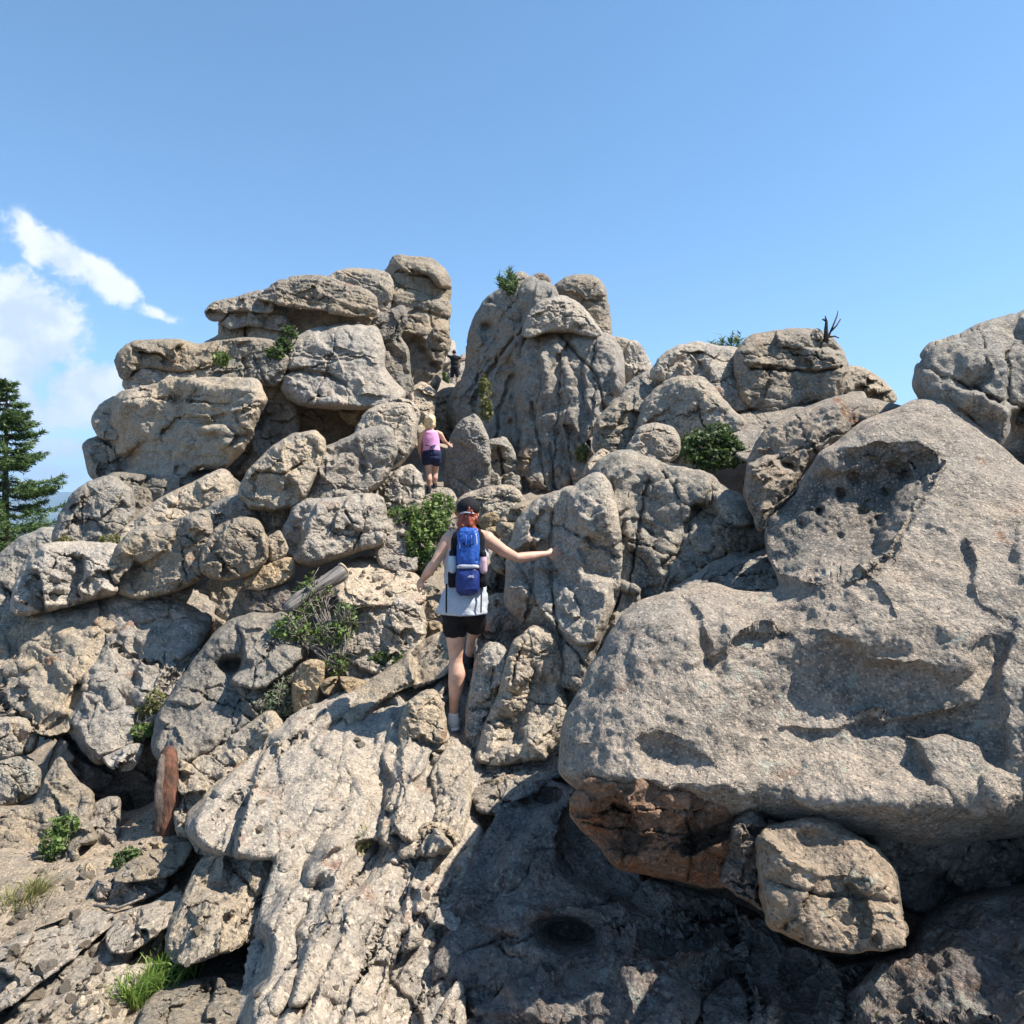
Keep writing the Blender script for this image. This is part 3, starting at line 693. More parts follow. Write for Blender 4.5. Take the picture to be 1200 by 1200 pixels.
# ---- ridge on the right skyline
R_(B,'square topped ochre boulder on the skyline carrying the dead snag','boulder',GR,8.0,
   '866,448 864,420 876,402 900,393 930,389 962,391 980,408 990,430 996,456 975,468 930,476 895,480 872,470',T=.6,ty=.4,mat='rock',facet=1.1,K=6,cracks=((2,.12,'880,432 920,434 960,436 985,430'),))
R_(B,'low tan boulder on the skyline right of the ochre boulder with the snag','boulder',GR,8.4,
   '980,452 988,434 1008,433 1030,446 1048,466 1030,476 1000,474',T=.3,mat='tan')
R_(B,'pale boulder on the skyline left of the ochre boulder with the snag','boulder',GR,8.4,
   '766,440 776,422 792,411 816,405 842,410 866,414 882,440 884,472 862,482 836,470 806,450 784,450',T=.55,ty=.4)
R_(SL,'flat pale shelf below the ochre boulder with the snag','rock slab',GR,6.9,
   '846,500 864,480 910,474 960,468 1010,464 1000,478 940,490 905,506 884,536 864,530',plane=((870,530,6.2),(1000,470,7.2),(880,482,7.8)),T=.25,mat='pale',facet=.5)
R_(B,'hump shaped boulder, dark on the left and sunlit on the right, above the green shrub','boulder',GR,7.5,
   '746,536 750,500 758,474 774,456 796,446 820,446 838,460 850,478 868,494 866,506 850,512 836,540 800,556 764,552',T=.6,ty=.5,tx=-.9,facet=.6)
R_(B,'far small boulder at the right foot of the crag against the sky','boulder',GR,9.2,
   '732,460 744,446 760,438 778,436 790,446 778,466 750,474',T=.35)
R_(B,'lichen patched boulder left of the dark hump shaped one','boulder',GR,8.2,
   '700,500 716,480 736,462 760,456 776,462 768,486 752,510 736,530 712,540 700,525',T=.45,mat='lich')
R_(B,'round smooth boulder with a sunlit dome, left of the green shrub','boulder',GR,6.9,
   '736,534 742,516 752,503 768,499 786,503 794,516 792,532 776,542 752,544',T=.32,mat='rock',facet=.3)
R_(ST,'brown angular rock at the crest below the lichen patched boulder','boulder',GR,7.0,
   '682,560 688,542 704,526 716,530 724,546 708,558 694,566',T=.2,mat='tan',facet=1.5,K=4)
# ---- crag right of the gap
R_(B,'great rounded middle column of the crag under the dome shaped cap','boulder',GC,11.6,
   '606,470 608,430 618,404 640,392 668,386 696,390 718,404 728,430 722,470 708,496 704,530 690,556 668,580 640,592 620,585 612,540',T=1.2,ty=.9,tx=-.9,mat='rock',K=8,facet=.45,strata=.15,grain=1.5,saw=((88,36,.26,.8),),cracks=((1.6,.14,'655,392 680,420 700,440 708,480'),(1.6,.12,'622,470 632,520 640,580'),(1.6,.12,'645,520 650,560 652,590')))
R_(B,'dome shaped cap on top of the great middle column of the crag','boulder',GC,11.7,
   '611,393 619,368 636,351 660,346 682,358 698,378 709,394 694,397 668,391 640,391 622,397',T=.75,ty=.3,facet=.4,mat='rock',grow=0)
R_(B,'upright rounded boulder forming the right shoulder of the crag\'s top','boulder',GC,12.5,
   '650,346 656,334 670,327 690,326 704,336 709,358 713,394 700,398 684,378 664,354',T=.65,ty=.4,facet=.5)
R_(B,'fissured left half of the crag leaning over the gap','boulder',GC,12.6,
   '527,488 534,462 548,436 551,405 558,378 572,354 592,338 620,331 644,336 650,352 626,372 616,400 610,450 612,510 618,560 606,592 584,584 560,560 544,520',T=.7,ty=1.6,tx=-2.2,mat='lich',K=10,facet=.6,crack=1.2,grain=1.2,saw=((72,30,.24,.8),),
   cracks=((2,.18,'555,470 570,440 600,400 612,385'),(2,.15,'600,440 585,480 580,540')),dents=((570,383,8,6,.3),))
R_(B,'lower pillar of the crag just right of the small girl','boulder',GC,10.4,
   '526,596 524,560 528,524 538,500 556,490 568,510 572,545 566,590 548,606',T=.4,mat='lich',ty=.4,tx=-.6)
R_(B,'striped pillar at the foot of the crag between two dark joints','boulder',GC,10.8,
   '564,592 566,556 572,522 590,516 604,540 610,575 606,600 584,606',T=.45,mat='lich',ty=.3,cracks=((2,.15,'585,525 590,560 592,600'),))
R_(B,'rust tinted pillar at the right foot of the crag','boulder',GC,10.9,
   '602,596 602,560 612,530 630,520 645,540 650,580 640,596 620,604',T=.45,mat='rust',ty=.3)
R_(B,'small round stone perched on the crag\'s top beside a smaller cube','boulder',GC,12.9,
   '600,338 600,326 610,320 620,326 622,338',T=.2)
R_(B,'small cube like stone perched on the crag\'s top right of the round one','boulder',GC,12.9,
   '620,335 626,324 636,322 643,328 642,336',T=.2,mat='rust')
R_(B,'pointed pinnacle in the notch right of the crag','boulder',GC,11.7,
   '734,470 730,440 734,412 742,401 750,408 762,432 766,446 752,462 740,474',T=.35,mat='rock')
R_(B,'pale column behind the right side of the crag','boulder',GC,12.2,
   '694,396 722,398 738,404 738,440 732,470 724,486 710,482 706,440',T=.4,cracks=((1.6,.2,'706,440 734,440'),))
R_(B,'lit block at the crag\'s base above the walker\'s cap','boulder',GC,9.2,
   '536,600 542,584 570,574 600,572 612,588 606,602 580,606 556,612',T=.35,mat='rock')
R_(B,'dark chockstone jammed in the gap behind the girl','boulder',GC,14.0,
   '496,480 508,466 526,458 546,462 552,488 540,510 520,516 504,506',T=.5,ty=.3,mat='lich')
R_(B,'brown rock rib at left of the gap below the tower','boulder',GL,12.6,
   '476,490 482,462 494,450 508,462 506,490 500,512 488,522 480,512',T=.4,mat='tan')
R_(SL,'ledge at the top of the gap where the far figure stands','rock slab',GC,29.0,
   '496,470 512,455 530,450 552,451 556,470 530,480',T=.8,ty=2.0,mat='lich')
R_(B,'sunlit rock flank rising left of the far figure','boulder',GC,31.5,
   '490,470 510,440 522,410 530,402 532,430 530,458 520,480',T=1.0,mat='rock')
R_(B,'sunlit rock flank rising right of the far figure','boulder',GC,32.0,
   '536,470 538,424 545,416 556,422 560,450 556,475',T=1.0,mat='rock')
R_(B,'step of rock under the girl\'s feet','boulder',GC,9.9,
   '486,594 492,578 506,574 526,575 534,588 528,602 500,606',T=.3,mat='lich')
# little tan stones on the trail, described by their neighbours
for lab, Y, pts in (
  ('tan stone, topmost of the little stones left of the walker\'s hip', 7.0, '488,692 496,684 510,684 516,692 506,700 492,700'),
  ('tan cobble in the middle of the little stones left of the walker\'s hip', 6.8, '490,716 496,706 508,703 516,710 516,722 502,728 492,724'),
  ('cream cobble under the other cobbles left of the walker\'s shorts', 6.6, '492,742 498,730 514,728 522,738 520,750 504,754 494,752'),
  ('reddish cobble touching the back of the walker\'s shorts', 6.7, '510,758 514,746 526,742 534,752 530,764 516,768'),
  ('flat tan stone at the lower end of the cobbles, beside the walker\'s thigh', 6.4, '484,768 492,760 508,758 516,766 504,776 488,778'),
  ('upper of the tan stones right of the walker\'s hair', 7.6, '560,612 566,603 578,600 586,608 580,618 566,620'),
  ('lower of the tan stones right of the walker\'s hair', 7.4, '562,628 570,619 584,617 590,625 582,633 568,634'),
  ('tan stone left of the walker\'s neck at the foot of the leafy bush', 7.6, '524,622 528,610 538,608 544,618 538,628 528,630'),
  ('tan stone wedged low at right of the walker\'s hip', 6.7, '572,704 578,698 588,698 592,706 584,712 574,712'),
  ('long tan stone standing right of the walker\'s shorts', 6.5, '566,740 568,722 576,712 586,714 582,732 574,746'),
  ('tan slab stone near the walker\'s lowered left hand', 7.2, '462,700 470,688 486,686 494,694 486,704 470,706')):
    R_('trail_stone', lab, 'loose stone', GS, Y, pts, mat='tan', ty=.05, K=4, facet=.8)
# ---------------------------------------------------------------- ground sheet
def ground():
    C = []
    def p(px, py, Y, dz=0.0):
        v = P(px, py, Y); C.append((v.x, v.y, v.z + dz))
    for a in ((0,1200,3.2),(150,1200,3.0),(300,1200,3.15,-.12),(450,1200,3.1,-.15),(600,1200,2.9,-.3),(900,1200,2.6,-.35),(1200,1200,2.5,-.35),
              (0,1060,4.1,-.06),(100,1060,4.05,-.06),(100,1030,4.4,-.05),(200,1010,4.6,-.06),(200,1090,3.75,-.12),(280,1130,3.35,-.12),(320,1040,4.1,-.25),(450,1000,4.1,-.2),(560,1000,3.9,-.35),
              (0,980,5.2),(100,980,5.4),(0,900,6.2,-.3),(240,990,4.9,-.1),(330,860,5.9,-.12),(290,880,5.9,-.1),(450,820,5.9,-.2),(540,860,5.3,-.3),
              (400,830,5.9,-.15),(340,850,5.9,-.05),(430,760,6.9,-.3),(400,790,6.4,-.15),(500,720,7.2,-.3),(560,720,7.0,-.4),(470,690,7.6,-.25),(520,640,8.4,-.1),(470,640,8.3,-.1),(505,600,9.6,-.1),(505,580,10.1,-.1),
              (350,760,7.0,-.2),(300,760,7.8,-.4),(200,800,9.4,-.5),(100,780,10.2,-.5),(0,780,10.2,-.6),(200,900,6.9,-.4),(120,900,7.2,-.4),
              (250,620,10.5),(400,600,10.5),(200,520,13.8),(350,430,16.5),(480,430,18),(270,460,16.5),(400,680,8.6),(300,700,9.0),
              (60,690,11.5),(0,720,11.5),(130,600,14),
              (530,560,11.5),(530,520,16),(530,485,22),(532,462,29),(540,470,34),
              (650,600,12.8),(650,520,15),(650,440,17),(720,500,14.5),(800,500,11),(900,500,9.8),(1000,500,8.6),(700,600,9.2),(800,590,8.2),(860,630,7.3),
              (620,720,7.3),(600,760,6.6,-.2),(600,860,5.5,-.3),(660,820,6.2),(900,720,5.6),(1000,720,5.5),(1100,620,6.3),(1200,640,6.3),
              (700,950,4.4,-.3),(900,1000,4.0,-.3),(1200,1000,4.0,-.3)):
        p(*a)
    C += [(0,0,-1.3),(-3,0,-1.5),(3,0,-1.2),(8,0,-2),(-8,0,-2.5),(-9,6,-1.6),(-12,16,-2.5),(-14,25,-8),(0,24,3),(-6,22,1.5),(4,19,3.0),(9,14,1.5),(10,30,-3),(7,7,1.5),(11,8,0),
          (0,48,3),(-10,42,-6),(15,45,-9),(-30,60,-20),(30,60,-20),(0,95,-32),(-40,10,-14),(40,10,-14),(-30,-25,-12),(30,-25,-12),(0,-25,-6)]
    C = np.array(C)
    D = np.linalg.norm(C[:, None, :2] - C[None, :, :2], axis=2)
    A = np.block([[D, np.ones((len(C), 1)), C[:, :2]], [np.ones((1, len(C))), np.zeros((1, 3))], [C[:, :2].T, np.zeros((2, 3))]])
    w = np.linalg.solve(A, np.concatenate([C[:, 2], [0, 0, 0]]))
    def axis(a, b, st, far):
        c = list(np.arange(a, b, st)); s = st
        lo, hi = [], []
        x = a
        while x > -far: s = min(s * 1.16, 900); x -= s; lo.append(x)
        x = c[-1]; s = st
        while x < far: s = min(s * 1.16, 900); x += s; hi.append(x)
        return np.array(lo[::-1] + c + hi)
    xs = axis(-7, 6.5, 0.045, 16000); ys = axis(1.2, 13.0, 0.045, 16000)
    X, Y = np.meshgrid(xs, ys); X = X.ravel(); Y = Y.ravel()
    Z = np.zeros(len(X))
    for k in range(0, len(X), 20000):
        q = np.stack([X[k:k+20000], Y[k:k+20000]], 1)
        d = np.linalg.norm(q[:, None] - C[None, :, :2], axis=2)
        Z[k:k+20000] = d @ w[:len(C)] + w[len(C)] + q @ w[len(C)+1:]
    r = np.hypot(X, Y - 10)
    p3 = np.stack([X, Y, Z * 0], 1)
    near = r < 60
    pn = p3[near]
    Z[near] += 0.05 * fbm(pn * 1.3, 4) + 0.03 * fbm(pn * 6.0, 3) + 0.008 * fbm(pn * 26, 2)
    ridge = np.stack([pn[:, 0] * 0.9 + pn[:, 1] * 0.35, pn[:, 1] * 0.2 - pn[:, 0] * .1, pn[:, 0] * 0], 1)
    Z[near] += 0.04 * fbm(ridge * 3.0, 4)
    far = -170 + 60 * fbm(p3 / 1500.0, 4) + 12 * fbm(p3 / 180.0, 3)
    t = np.clip((r - 45) / 420, 0, 1); t = t * t * (3 - 2 * t)
    Z = np.clip(Z, -60, 60) * (1 - t) + far * t
    # distant range in the north west
    rng_ = np.clip((Y - 6500) / 2500, 0, 1) * np.clip((10500 - Y) / 2500, 0, 1)
    Z += rng_ * (620 + 200 * fbm(p3 / 2600.0, 5)) * np.where(X < 0, 1, .55)
    n, m = len(ys), len(xs)
    I = np.arange(n * m).reshape(n, m)
    Q = np.stack([I[:-1, :-1].ravel(), I[:-1, 1:].ravel(), I[1:, 1:].ravel(), I[1:, :-1].ravel()], 1)
    me = np_mesh('ground', np.stack([X, Y, Z], 1), Q); smooth(me)
    # material: gritty soil and bedrock near, forested valley far
    m_ = M['soil']; t_ = NT(m_); b = t_.n['Principled BSDF']
    geo = t_.add('ShaderNodeNewGeometry'); ln = t_.add('ShaderNodeVectorMath', operation='LENGTH'); t_.link(geo.outputs['Position'], ln.inputs[0])
    fz = t_.ramp(ln.outputs['Value'], 45, 120)
    nf = t_.noise(geo.outputs['Position'], 0.004, 6, 0.65)
    forest = t_.mix(t_.ramp(nf, 0.42, 0.62), (0.035, 0.06, 0.03), (0.13, 0.12, 0.07))
    old = b.inputs['Base Color'].links[0].from_socket
    sx = t_.add('ShaderNodeSeparateXYZ'); t_.link(geo.outputs['True Normal'], sx.inputs[0])
    ng = t_.noise(geo.outputs['Position'], 3.0, 5, .6)
    steep = t_.ramp(t_.math('ADD', sx.outputs['Z'], t_.math('MULTIPLY', ng, .3)), 1.08, .93)
    bare = t_.mix(t_.ramp(ng, .35, .65), (.24, .215, .19), (.36, .30, .24))
    old = t_.mix(t_.math('MULTIPLY', steep, .85), old, bare)
    t_.link(t_.mix(fz, old, forest), b.inputs['Base Color'])
    o = new_obj('ground', me, m_); o['kind'] = 'structure'
    def hgt(x, y):
        d = np.hypot(x - C[:, 0], y - C[:, 1])
        return float(d @ w[:len(C)] + w[len(C)] + x * w[-2] + y * w[-1])
    return hgt
HGT = ground()

# ---------------------------------------------------------------- light, sky, camera
EL, AZ = math.radians(56), math.radians(95)
sunv = Vector((math.sin(AZ) * math.cos(EL), math.cos(AZ) * math.cos(EL), math.sin(EL)))
sl = bpy.data.lights.new('sun', 'SUN'); sl.energy = 5.0; sl.angle = math.radians(0.5); sl.color = (1.0, 0.935, 0.835)
so = bpy.data.objects.new('sun', sl); COL.objects.link(so); so.rotation_euler = sunv.to_track_quat('Z', 'Y').to_euler(); so.location = (8, 0, 20)

w = bpy.data.worlds.new('World'); S.world = w; w.use_nodes = True
class WT(NT):
    def __init__(s, w): s.t = w.node_tree; s.n = s.t.nodes; s.l = s.t.links
t = WT(w)
bg = t.n['Background']; bg.inputs['Strength'].default_value = 0.117
sky = t.add('ShaderNodeTexSky'); sky.sky_type = 'NISHITA'; sky.sun_disc = False
sky.sun_elevation = EL; sky.sun_rotation = AZ
sky.altitude = 2400; sky.air_density = 1.0; sky.dust_density = 1.2; sky.ozone_density = 2.0
tc = t.add('ShaderNodeTexCoord').outputs['Generated']
def direction(px, py):
    return Vector(((px - CX) / F, 1.0, (CY - py) / F)).normalized()
masks = None
warp = t.add('ShaderNodeTexNoise'); warp.inputs['Scale'].default_value = 13.0; warp.inputs['Detail'].default_value = 8; warp.inputs['Roughness'].default_value = 0.62
t.link(tc, warp.inputs['Vector'])
fine = t.noise(tc, 38.0, 9, 0.66, 0.4)
# cumulus banks: centre (as a sky direction), half width, half height, roll
for px, py, rx, ry, roll, wgt in ((22,385,88,66,12,1.12),(-60,420,140,105,0,1.15),(70,300,66,28,24,.85),(125,330,48,22,32,.80),(105,455,66,34,-5,1.0),(40,480,120,34,0,.75),(90,524,110,16,0,.62),(60,556,150,12,0,.5),(180,366,40,9,12,.52)):
    c = direction(px, py)
    right = Vector((0, 0, 1)).cross(-c).normalized(); up = right.cross(c) if right.cross(c).z > 0 else c.cross(right)
    right = up.cross(-c) if False else right
    if right.x < 0: right = -right
    ca, sa = math.cos(math.radians(-roll)), math.sin(math.radians(-roll))
    ax = right * ca + up * sa; ay = up * ca - right * sa
    k = c.y                       # angular scale away from the axis
    dx = t.add('ShaderNodeVectorMath', operation='DOT_PRODUCT'); dx.inputs[1].default_value = ax; t.link(tc, dx.inputs[0])
    dy = t.add('ShaderNodeVectorMath', operation='DOT_PRODUCT'); dy.inputs[1].default_value = ay; t.link(tc, dy.inputs[0])
    df = t.add('ShaderNodeVectorMath', operation='DOT_PRODUCT'); df.inputs[1].default_value = c; t.link(tc, df.inputs[0])
    a = t.math('DIVIDE', dx.outputs['Value'], rx / F * k * k)
    b_ = t.math('DIVIDE', dy.outputs['Value'], ry / F * k)
    rr = t.math('SQRT', t.math('ADD', t.math('MULTIPLY', a, a), t.math('MULTIPLY', b_, b_)))
    m_ = t.math('MULTIPLY', t.ramp(rr, 1.75, 0.1), wgt)
    m_ = t.math('MULTIPLY', m_, t.math('GREATER_THAN', df.outputs['Value'], 0.0))
    masks = m_ if masks is None else t.math('MAXIMUM', masks, m_)
dens = t.math('ADD', masks, t.math('MULTIPLY', t.math('SUBTRACT', warp.outputs['Fac'], 0.5), 1.5))
dens = t.math('ADD', dens, t.math('MULTIPLY', t.math('SUBTRACT', fine, 0.5), 0.9))
alpha = t.math('MULTIPLY', t.ramp(dens, 0.28, 0.70), t.ramp(masks, 0.02, 0.25))
shade = t.ramp(t.math('ADD', t.math('MULTIPLY', warp.outputs['Fac'], .75), t.math('MULTIPLY', fine, .25)), 0.38, 0.58)
ccol = t.mix(shade, (3.1, 3.5, 4.05), (4.75, 4.8, 4.85))
gam = t.add('ShaderNodeHueSaturation'); gam.inputs['Saturation'].default_value = 1.12; gam.inputs['Hue'].default_value = 0.490
t.link(sky.outputs[0], gam.inputs['Color'])
CLOUD_MIX = t.mix(alpha, gam.outputs[0], ccol)
t.link(CLOUD_MIX, bg.inputs['Color'])

cam = bpy.data.cameras.new('camera'); cam.sensor_width = 36; cam.lens = F / 1200 * 36; cam.clip_start = 0.05; cam.clip_end = 60000
co = bpy.data.objects.new('camera', cam); COL.objects.link(co); co.location = (0, 0, EYE); co.rotation_euler = (math.radians(90), 0, 0)
S.camera = co
S.view_settings.view_transform = 'Standard'; S.view_settings.look = 'None'; S.view_settings.exposure = 1.12; S.view_settings.gamma = 1.0
S.render.engine = 'CYCLES'; S.render.resolution_x = 1024; S.render.resolution_y = 1024
S.cycles.max_bounces = 6
# ---------------------------------------------------------------- soft bodied shapes
def _dg(): return bpy.context.evaluated_depsgraph_get()

class Blob:
    """overlapping closed primitives, fused into one skin by a voxel remesh"""
    def __init__(self): self.bm = bmesh.new()
    def ball(self, c, r, rot=None, seg=20):
        r = (r, r, r) if isinstance(r, (int, float)) else r
        mat = Matrix.Translation(c) @ (rot.to_matrix().to_4x4() if rot else Matrix.Identity(4)) @ Matrix.Diagonal((*r, 1))
        bmesh.ops.create_uvsphere(self.bm, u_segments=seg, v_segments=seg // 2 + 2, radius=1.0, matrix=mat)
        return self
    def limb(self, *pr):
        """pr: (point, radius) pairs"""
        for (a, ra), (b, rb) in zip(pr[:-1], pr[1:]):
            a, b = Vector(a), Vector(b); d = b - a; L = d.length
            if L < 1e-5: continue
            q = d.to_track_quat('Z', 'Y').to_matrix().to_4x4()
            bmesh.ops.create_cone(self.bm, cap_ends=True, segments=18, radius1=ra, radius2=rb, depth=L, matrix=Matrix.Translation((a + b) / 2) @ q)
        for p, r in pr: self.ball(p, r, seg=18)
        return self
    def build(self, name, mat, parent=None, voxel=0.006, iters=4, wrinkle=0.0, wscale=14.0):
        me = bpy.data.meshes.new(name); self.bm.to_mesh(me); self.bm.free()
        tmp = bpy.data.objects.new(name + '_tmp', me); COL.objects.link(tmp)
        r = tmp.modifiers.new('r', 'REMESH'); r.mode = 'VOXEL'; r.voxel_size = voxel
        s = tmp.modifiers.new('s', 'SMOOTH'); s.factor = 0.5; s.iterations = iters
        out = bpy.data.meshes.new_from_object(tmp.evaluated_get(_dg()))
        bpy.data.objects.remove(tmp); bpy.data.meshes.remove(me)
        out.name = name
        if wrinkle:
            n = len(out.vertices); V = np.empty(n * 3, np.float32); out.vertices.foreach_get('co', V); V = V.reshape(-1, 3)
            N = np.empty(n * 3, np.float32); out.vertices.foreach_get('normal', N); N = N.reshape(-1, 3)
            V += N * (wrinkle * fbm(V * np.array([1, 1, .45]) * wscale, 3))[:, None]
            out.vertices.foreach_set('co', V.ravel()); out.update()
        out.materials.clear(); smooth(out)
        return new_obj(name, out, mat, parent)

def loft(name, rings, mat, parent=None, seg=40, thick=0.006, wrinkle=0.006, n=6.0, seed=1):
    """rings: (centre, rx, ry) stacked tube of cloth, open at both ends"""
    dense = []
    for (a, b) in zip(rings[:-1], rings[1:]):
        for s in np.linspace(0, 1, 7)[:-1]:
            s2 = s * s * (3 - 2 * s) * .5 + s * .5
            dense.append((a[0].lerp(b[0], s), a[1] + (b[1] - a[1]) * s2, a[2] + (b[2] - a[2]) * s2))
    dense.append(rings[-1])
    V = []; 
    for side in (0, 1):
        for k, (c, rx, ry) in enumerate(dense):
            for j in range(seg):
                a = 2 * math.pi * j / seg
                w = 1 + wrinkle / .1 * .35 * math.sin(n * a + seed + k * .05) * (k / len(dense)) * .5
                V.append((c.x + (rx - side * thick) * w * math.cos(a), c.y + (ry - side * thick) * w * math.sin(a), c.z))
    V = np.array(V); m = len(dense)
    V += wrinkle * .8 * np.stack([fbm(V * 11 + seed, 3), fbm(V * 11 + 40, 3), np.zeros(len(V))], 1)
    Q = []
    for side in (0, 1):
        o = side * m * seg
        for k in range(m - 1):
            for j in range(seg):
                q = [o + k * seg + j, o + k * seg + (j + 1) % seg, o + (k + 1) * seg + (j + 1) % seg, o + (k + 1) * seg + j]
                Q.append(q[::-1] if side == 0 else q)
    for k in (0, m - 1):
        for j in range(seg):
            a, b = k * seg + j, k * seg + (j + 1) % seg
            q = [a, b, b + m * seg, a + m * seg]; Q.append(q if k == 0 else q[::-1])
    me = np_mesh(name, V, np.array(Q)); smooth(me)
    return new_obj(name, me, mat, parent)

def superbox(name, c, r, mat, parent=None, e=0.35, rot=None, seg=28, noise=0.0, freq=20):
    """pillow shaped box: superellipsoid of half sizes r"""
    V = []; Q = []
    def sp(v, p): return math.copysign(abs(v) ** p, v)
    for i in range(seg + 1):
        ph = -math.pi / 2 + math.pi * i / seg
        for j in range(seg * 2):
            th = math.pi * j / seg
            V.append((r[0] * sp(math.cos(ph), e) * sp(math.cos(th), e), r[1] * sp(math.cos(ph), e) * sp(math.sin(th), e), r[2] * sp(math.sin(ph), e)))
    n = seg * 2
    for i in range(seg):
        for j in range(n):
            Q.append((i * n + j, i * n + (j + 1) % n, (i + 1) * n + (j + 1) % n, (i + 1) * n + j))
    V = np.array(V)
    if noise: V += noise * np.stack([fbm(V * freq + k * 20 + c[0], 3) for k in range(3)], 1)
    if rot is not None: V = V @ np.array(rot.to_matrix()).T
    V += np.array(c)
    me = np_mesh(name, V, np.array(Q)); smooth(me)
    return new_obj(name, me, mat, parent)

def tube_bm(bm, pts, rad, sides=8, flat=1.0):
    pts = [Vector(p) for p in pts]; prev = None; rings = []
    for i, p in enumerate(pts):
        d = (pts[min(i + 1, len(pts) - 1)] - pts[max(i - 1, 0)]).normalized()
        if prev is None: x = d.orthogonal().normalized()
        else: x = (prev - d * prev.dot(d)).normalized()
        prev = x; y = d.cross(x); r = rad[i] if not isinstance(rad, (int, float)) else rad
        rings.append([bm.verts.new(p + (x * math.cos(2 * math.pi * k / sides) + y * flat * math.sin(2 * math.pi * k / sides)) * r) for k in range(sides)])
    for a, b in zip(rings[:-1], rings[1:]):
        for k in range(sides):
            bm.faces.new((a[k], a[(k + 1) % sides], b[(k + 1) % sides], b[k]))
    bm.faces.new(rings[0][::-1]); bm.faces.new(rings[-1])

def tube(name, pts, rad, mat, parent=None, sides=10, flat=1.0):
    bm = bmesh.new(); tube_bm(bm, pts, rad, sides, flat)
    me = bpy.data.meshes.new(name); bm.to_mesh(me); bm.free(); smooth(me)
    return new_obj(name, me, mat, parent)

skin_m = simple_mat('skin', (0.56, 0.33, 0.235), 0.5, 0.10, 9, 0.05, 0.4, 0.08)
hair_red = simple_mat('auburn_hair', (0.30, 0.062, 0.028), 0.42, 0.25, 90, 0.5, 0.5)
hair_blond = simple_mat('blond_hair', (0.62, 0.47, 0.26), 0.45, 0.14, 60, 0.4, 0.4)
black_c = simple_mat('black_cloth', (0.012, 0.012, 0.014), 0.85, 0.1, 60, 0.2, 0.2)
white_c = simple_mat('pale_grey_jersey', (0.42, 0.445, 0.49), 0.8, 0.04, 60, 0.15, 0.2)
pink_c = simple_mat('pink_jersey', (0.74, 0.33, 0.56), 0.8, 0.05, 50, 0.15, 0.2)
navy_c = simple_mat('navy_denim', (0.022, 0.03, 0.07), 0.85, 0.12, 90, 0.25, 0.2)
blue_n = simple_mat('royal_blue_nylon', (0.018, 0.085, 0.36), 0.5, 0.12, 45, 0.35, 0.4)
dblue_n = simple_mat('dark_blue_nylon', (0.010, 0.026, 0.15), 0.5, 0.10, 45, 0.3, 0.4)
grey_w = simple_mat('light_grey_webbing', (0.45, 0.46, 0.52), 0.7, 0.05, 80, 0.2)
white_p = simple_mat('white_print', (0.78, 0.78, 0.80), 0.6, 0.02, 30)
shoe_w = simple_mat('white_mesh_shoe', (0.62, 0.63, 0.62), 0.7, 0.06, 120, 0.3)
sole_w = simple_mat('pale_rubber_sole', (0.72, 0.72, 0.70), 0.7, 0.04, 40)
dark_shoe = simple_mat('dark_shoe', (0.03, 0.03, 0.035), 0.7, 0.1, 60)
bottle_b = simple_mat('translucent_blue_bottle', (0.34, 0.45, 0.55), 0.25, 0.04, 20, 0, 0.6)
bottle_p = simple_mat('pale_pink_bottle', (0.60, 0.40, 0.44), 0.3, 0.04, 20, 0, 0.6)

def hand(bl, wrist, direction, palm_n, s=1.0, spread=0.25, curl=0.15, thumb_side=1, palm_len=.085):
    """palm with four unequal fingers and a side thumb"""
    d = Vector(direction).normalized(); n = (Vector(palm_n) - d * Vector(palm_n).dot(d)).normalized(); x = d.cross(n).normalized() * thumb_side
    w = Vector(wrist)
    q = Matrix((x, d, n)).transposed().to_quaternion()
    bl.limb((w, .024 * s), (w + d * .03 * s, .026 * s))
    bl.ball(w + d * .05 * s, (.038 * s, .052 * s, .016 * s), q)
    for k, (off, L) in enumerate(((.027, .070), (.009, .078), (-.009, .073), (-.026, .058))):
        a = spread * (off / .027)
        fd = (d * math.cos(a) + x * math.sin(a)).normalized()
        b0 = w + d * (palm_len - .012) * s + x * off * s
        c1 = curl; p = b0; pts = [(b0 - fd * .02 * s, .0095 * s), (b0, .0095 * s)]
        for j, fr in enumerate((.45, .32, .23)):
            ang = c1 * (j + 1)
            p = p + (fd * math.cos(ang) + n * math.sin(ang)) * L * fr * s
            pts.append((p, (.0088 - .0009 * j) * s))
        bl.limb(*pts)
    t0 = w + d * .022 * s + x * .030 * s
    td = (d * .72 + x * .68 + n * .15).normalized()
    bl.limb((w + d * .015 * s + x * .012 * s, .013 * s), (t0 + td * .012 * s, .012 * s), (t0 + td * .040 * s, .0105 * s), (t0 + td * .062 * s + d * .012 * s, .0085 * s))

def head(bl, c, s=1.0, fwd=(0, 1, 0), tilt=0.0):
    """skull, jaw, nose, brow, lips and ears; fwd = where the face looks"""
    f = Vector(fwd).normalized(); u = Vector((0, 0, 1)); r = f.cross(u).normalized(); u = r.cross(f)
    c = Vector(c)
    at = lambda x, y, z: c + (r * x + f * y + u * z) * s
    q = Matrix((r, f, u)).transposed().to_quaternion()
    bl.ball(c, (.074 * s, .094 * s, .098 * s), q)
    bl.ball(at(0, .028, -.055), (.052 * s, .060 * s, .062 * s), q)
    bl.limb((at(0, .092, .01), .011 * s), (at(0, .108, -.028), .014 * s))
    bl.limb((at(-.04, .082, .022), .012 * s), (at(.04, .082, .022), .012 * s))
    bl.limb((at(-.018, .088, -.060), .009 * s), (at(.018, .088, -.060), .009 * s))
    bl.ball(at(0, .070, -.098), .022 * s)
    for k in (-1, 1):
        bl.ball(at(.076 * k, -.008, -.012), (.009 * s, .020 * s, .032 * s), q)
    return at

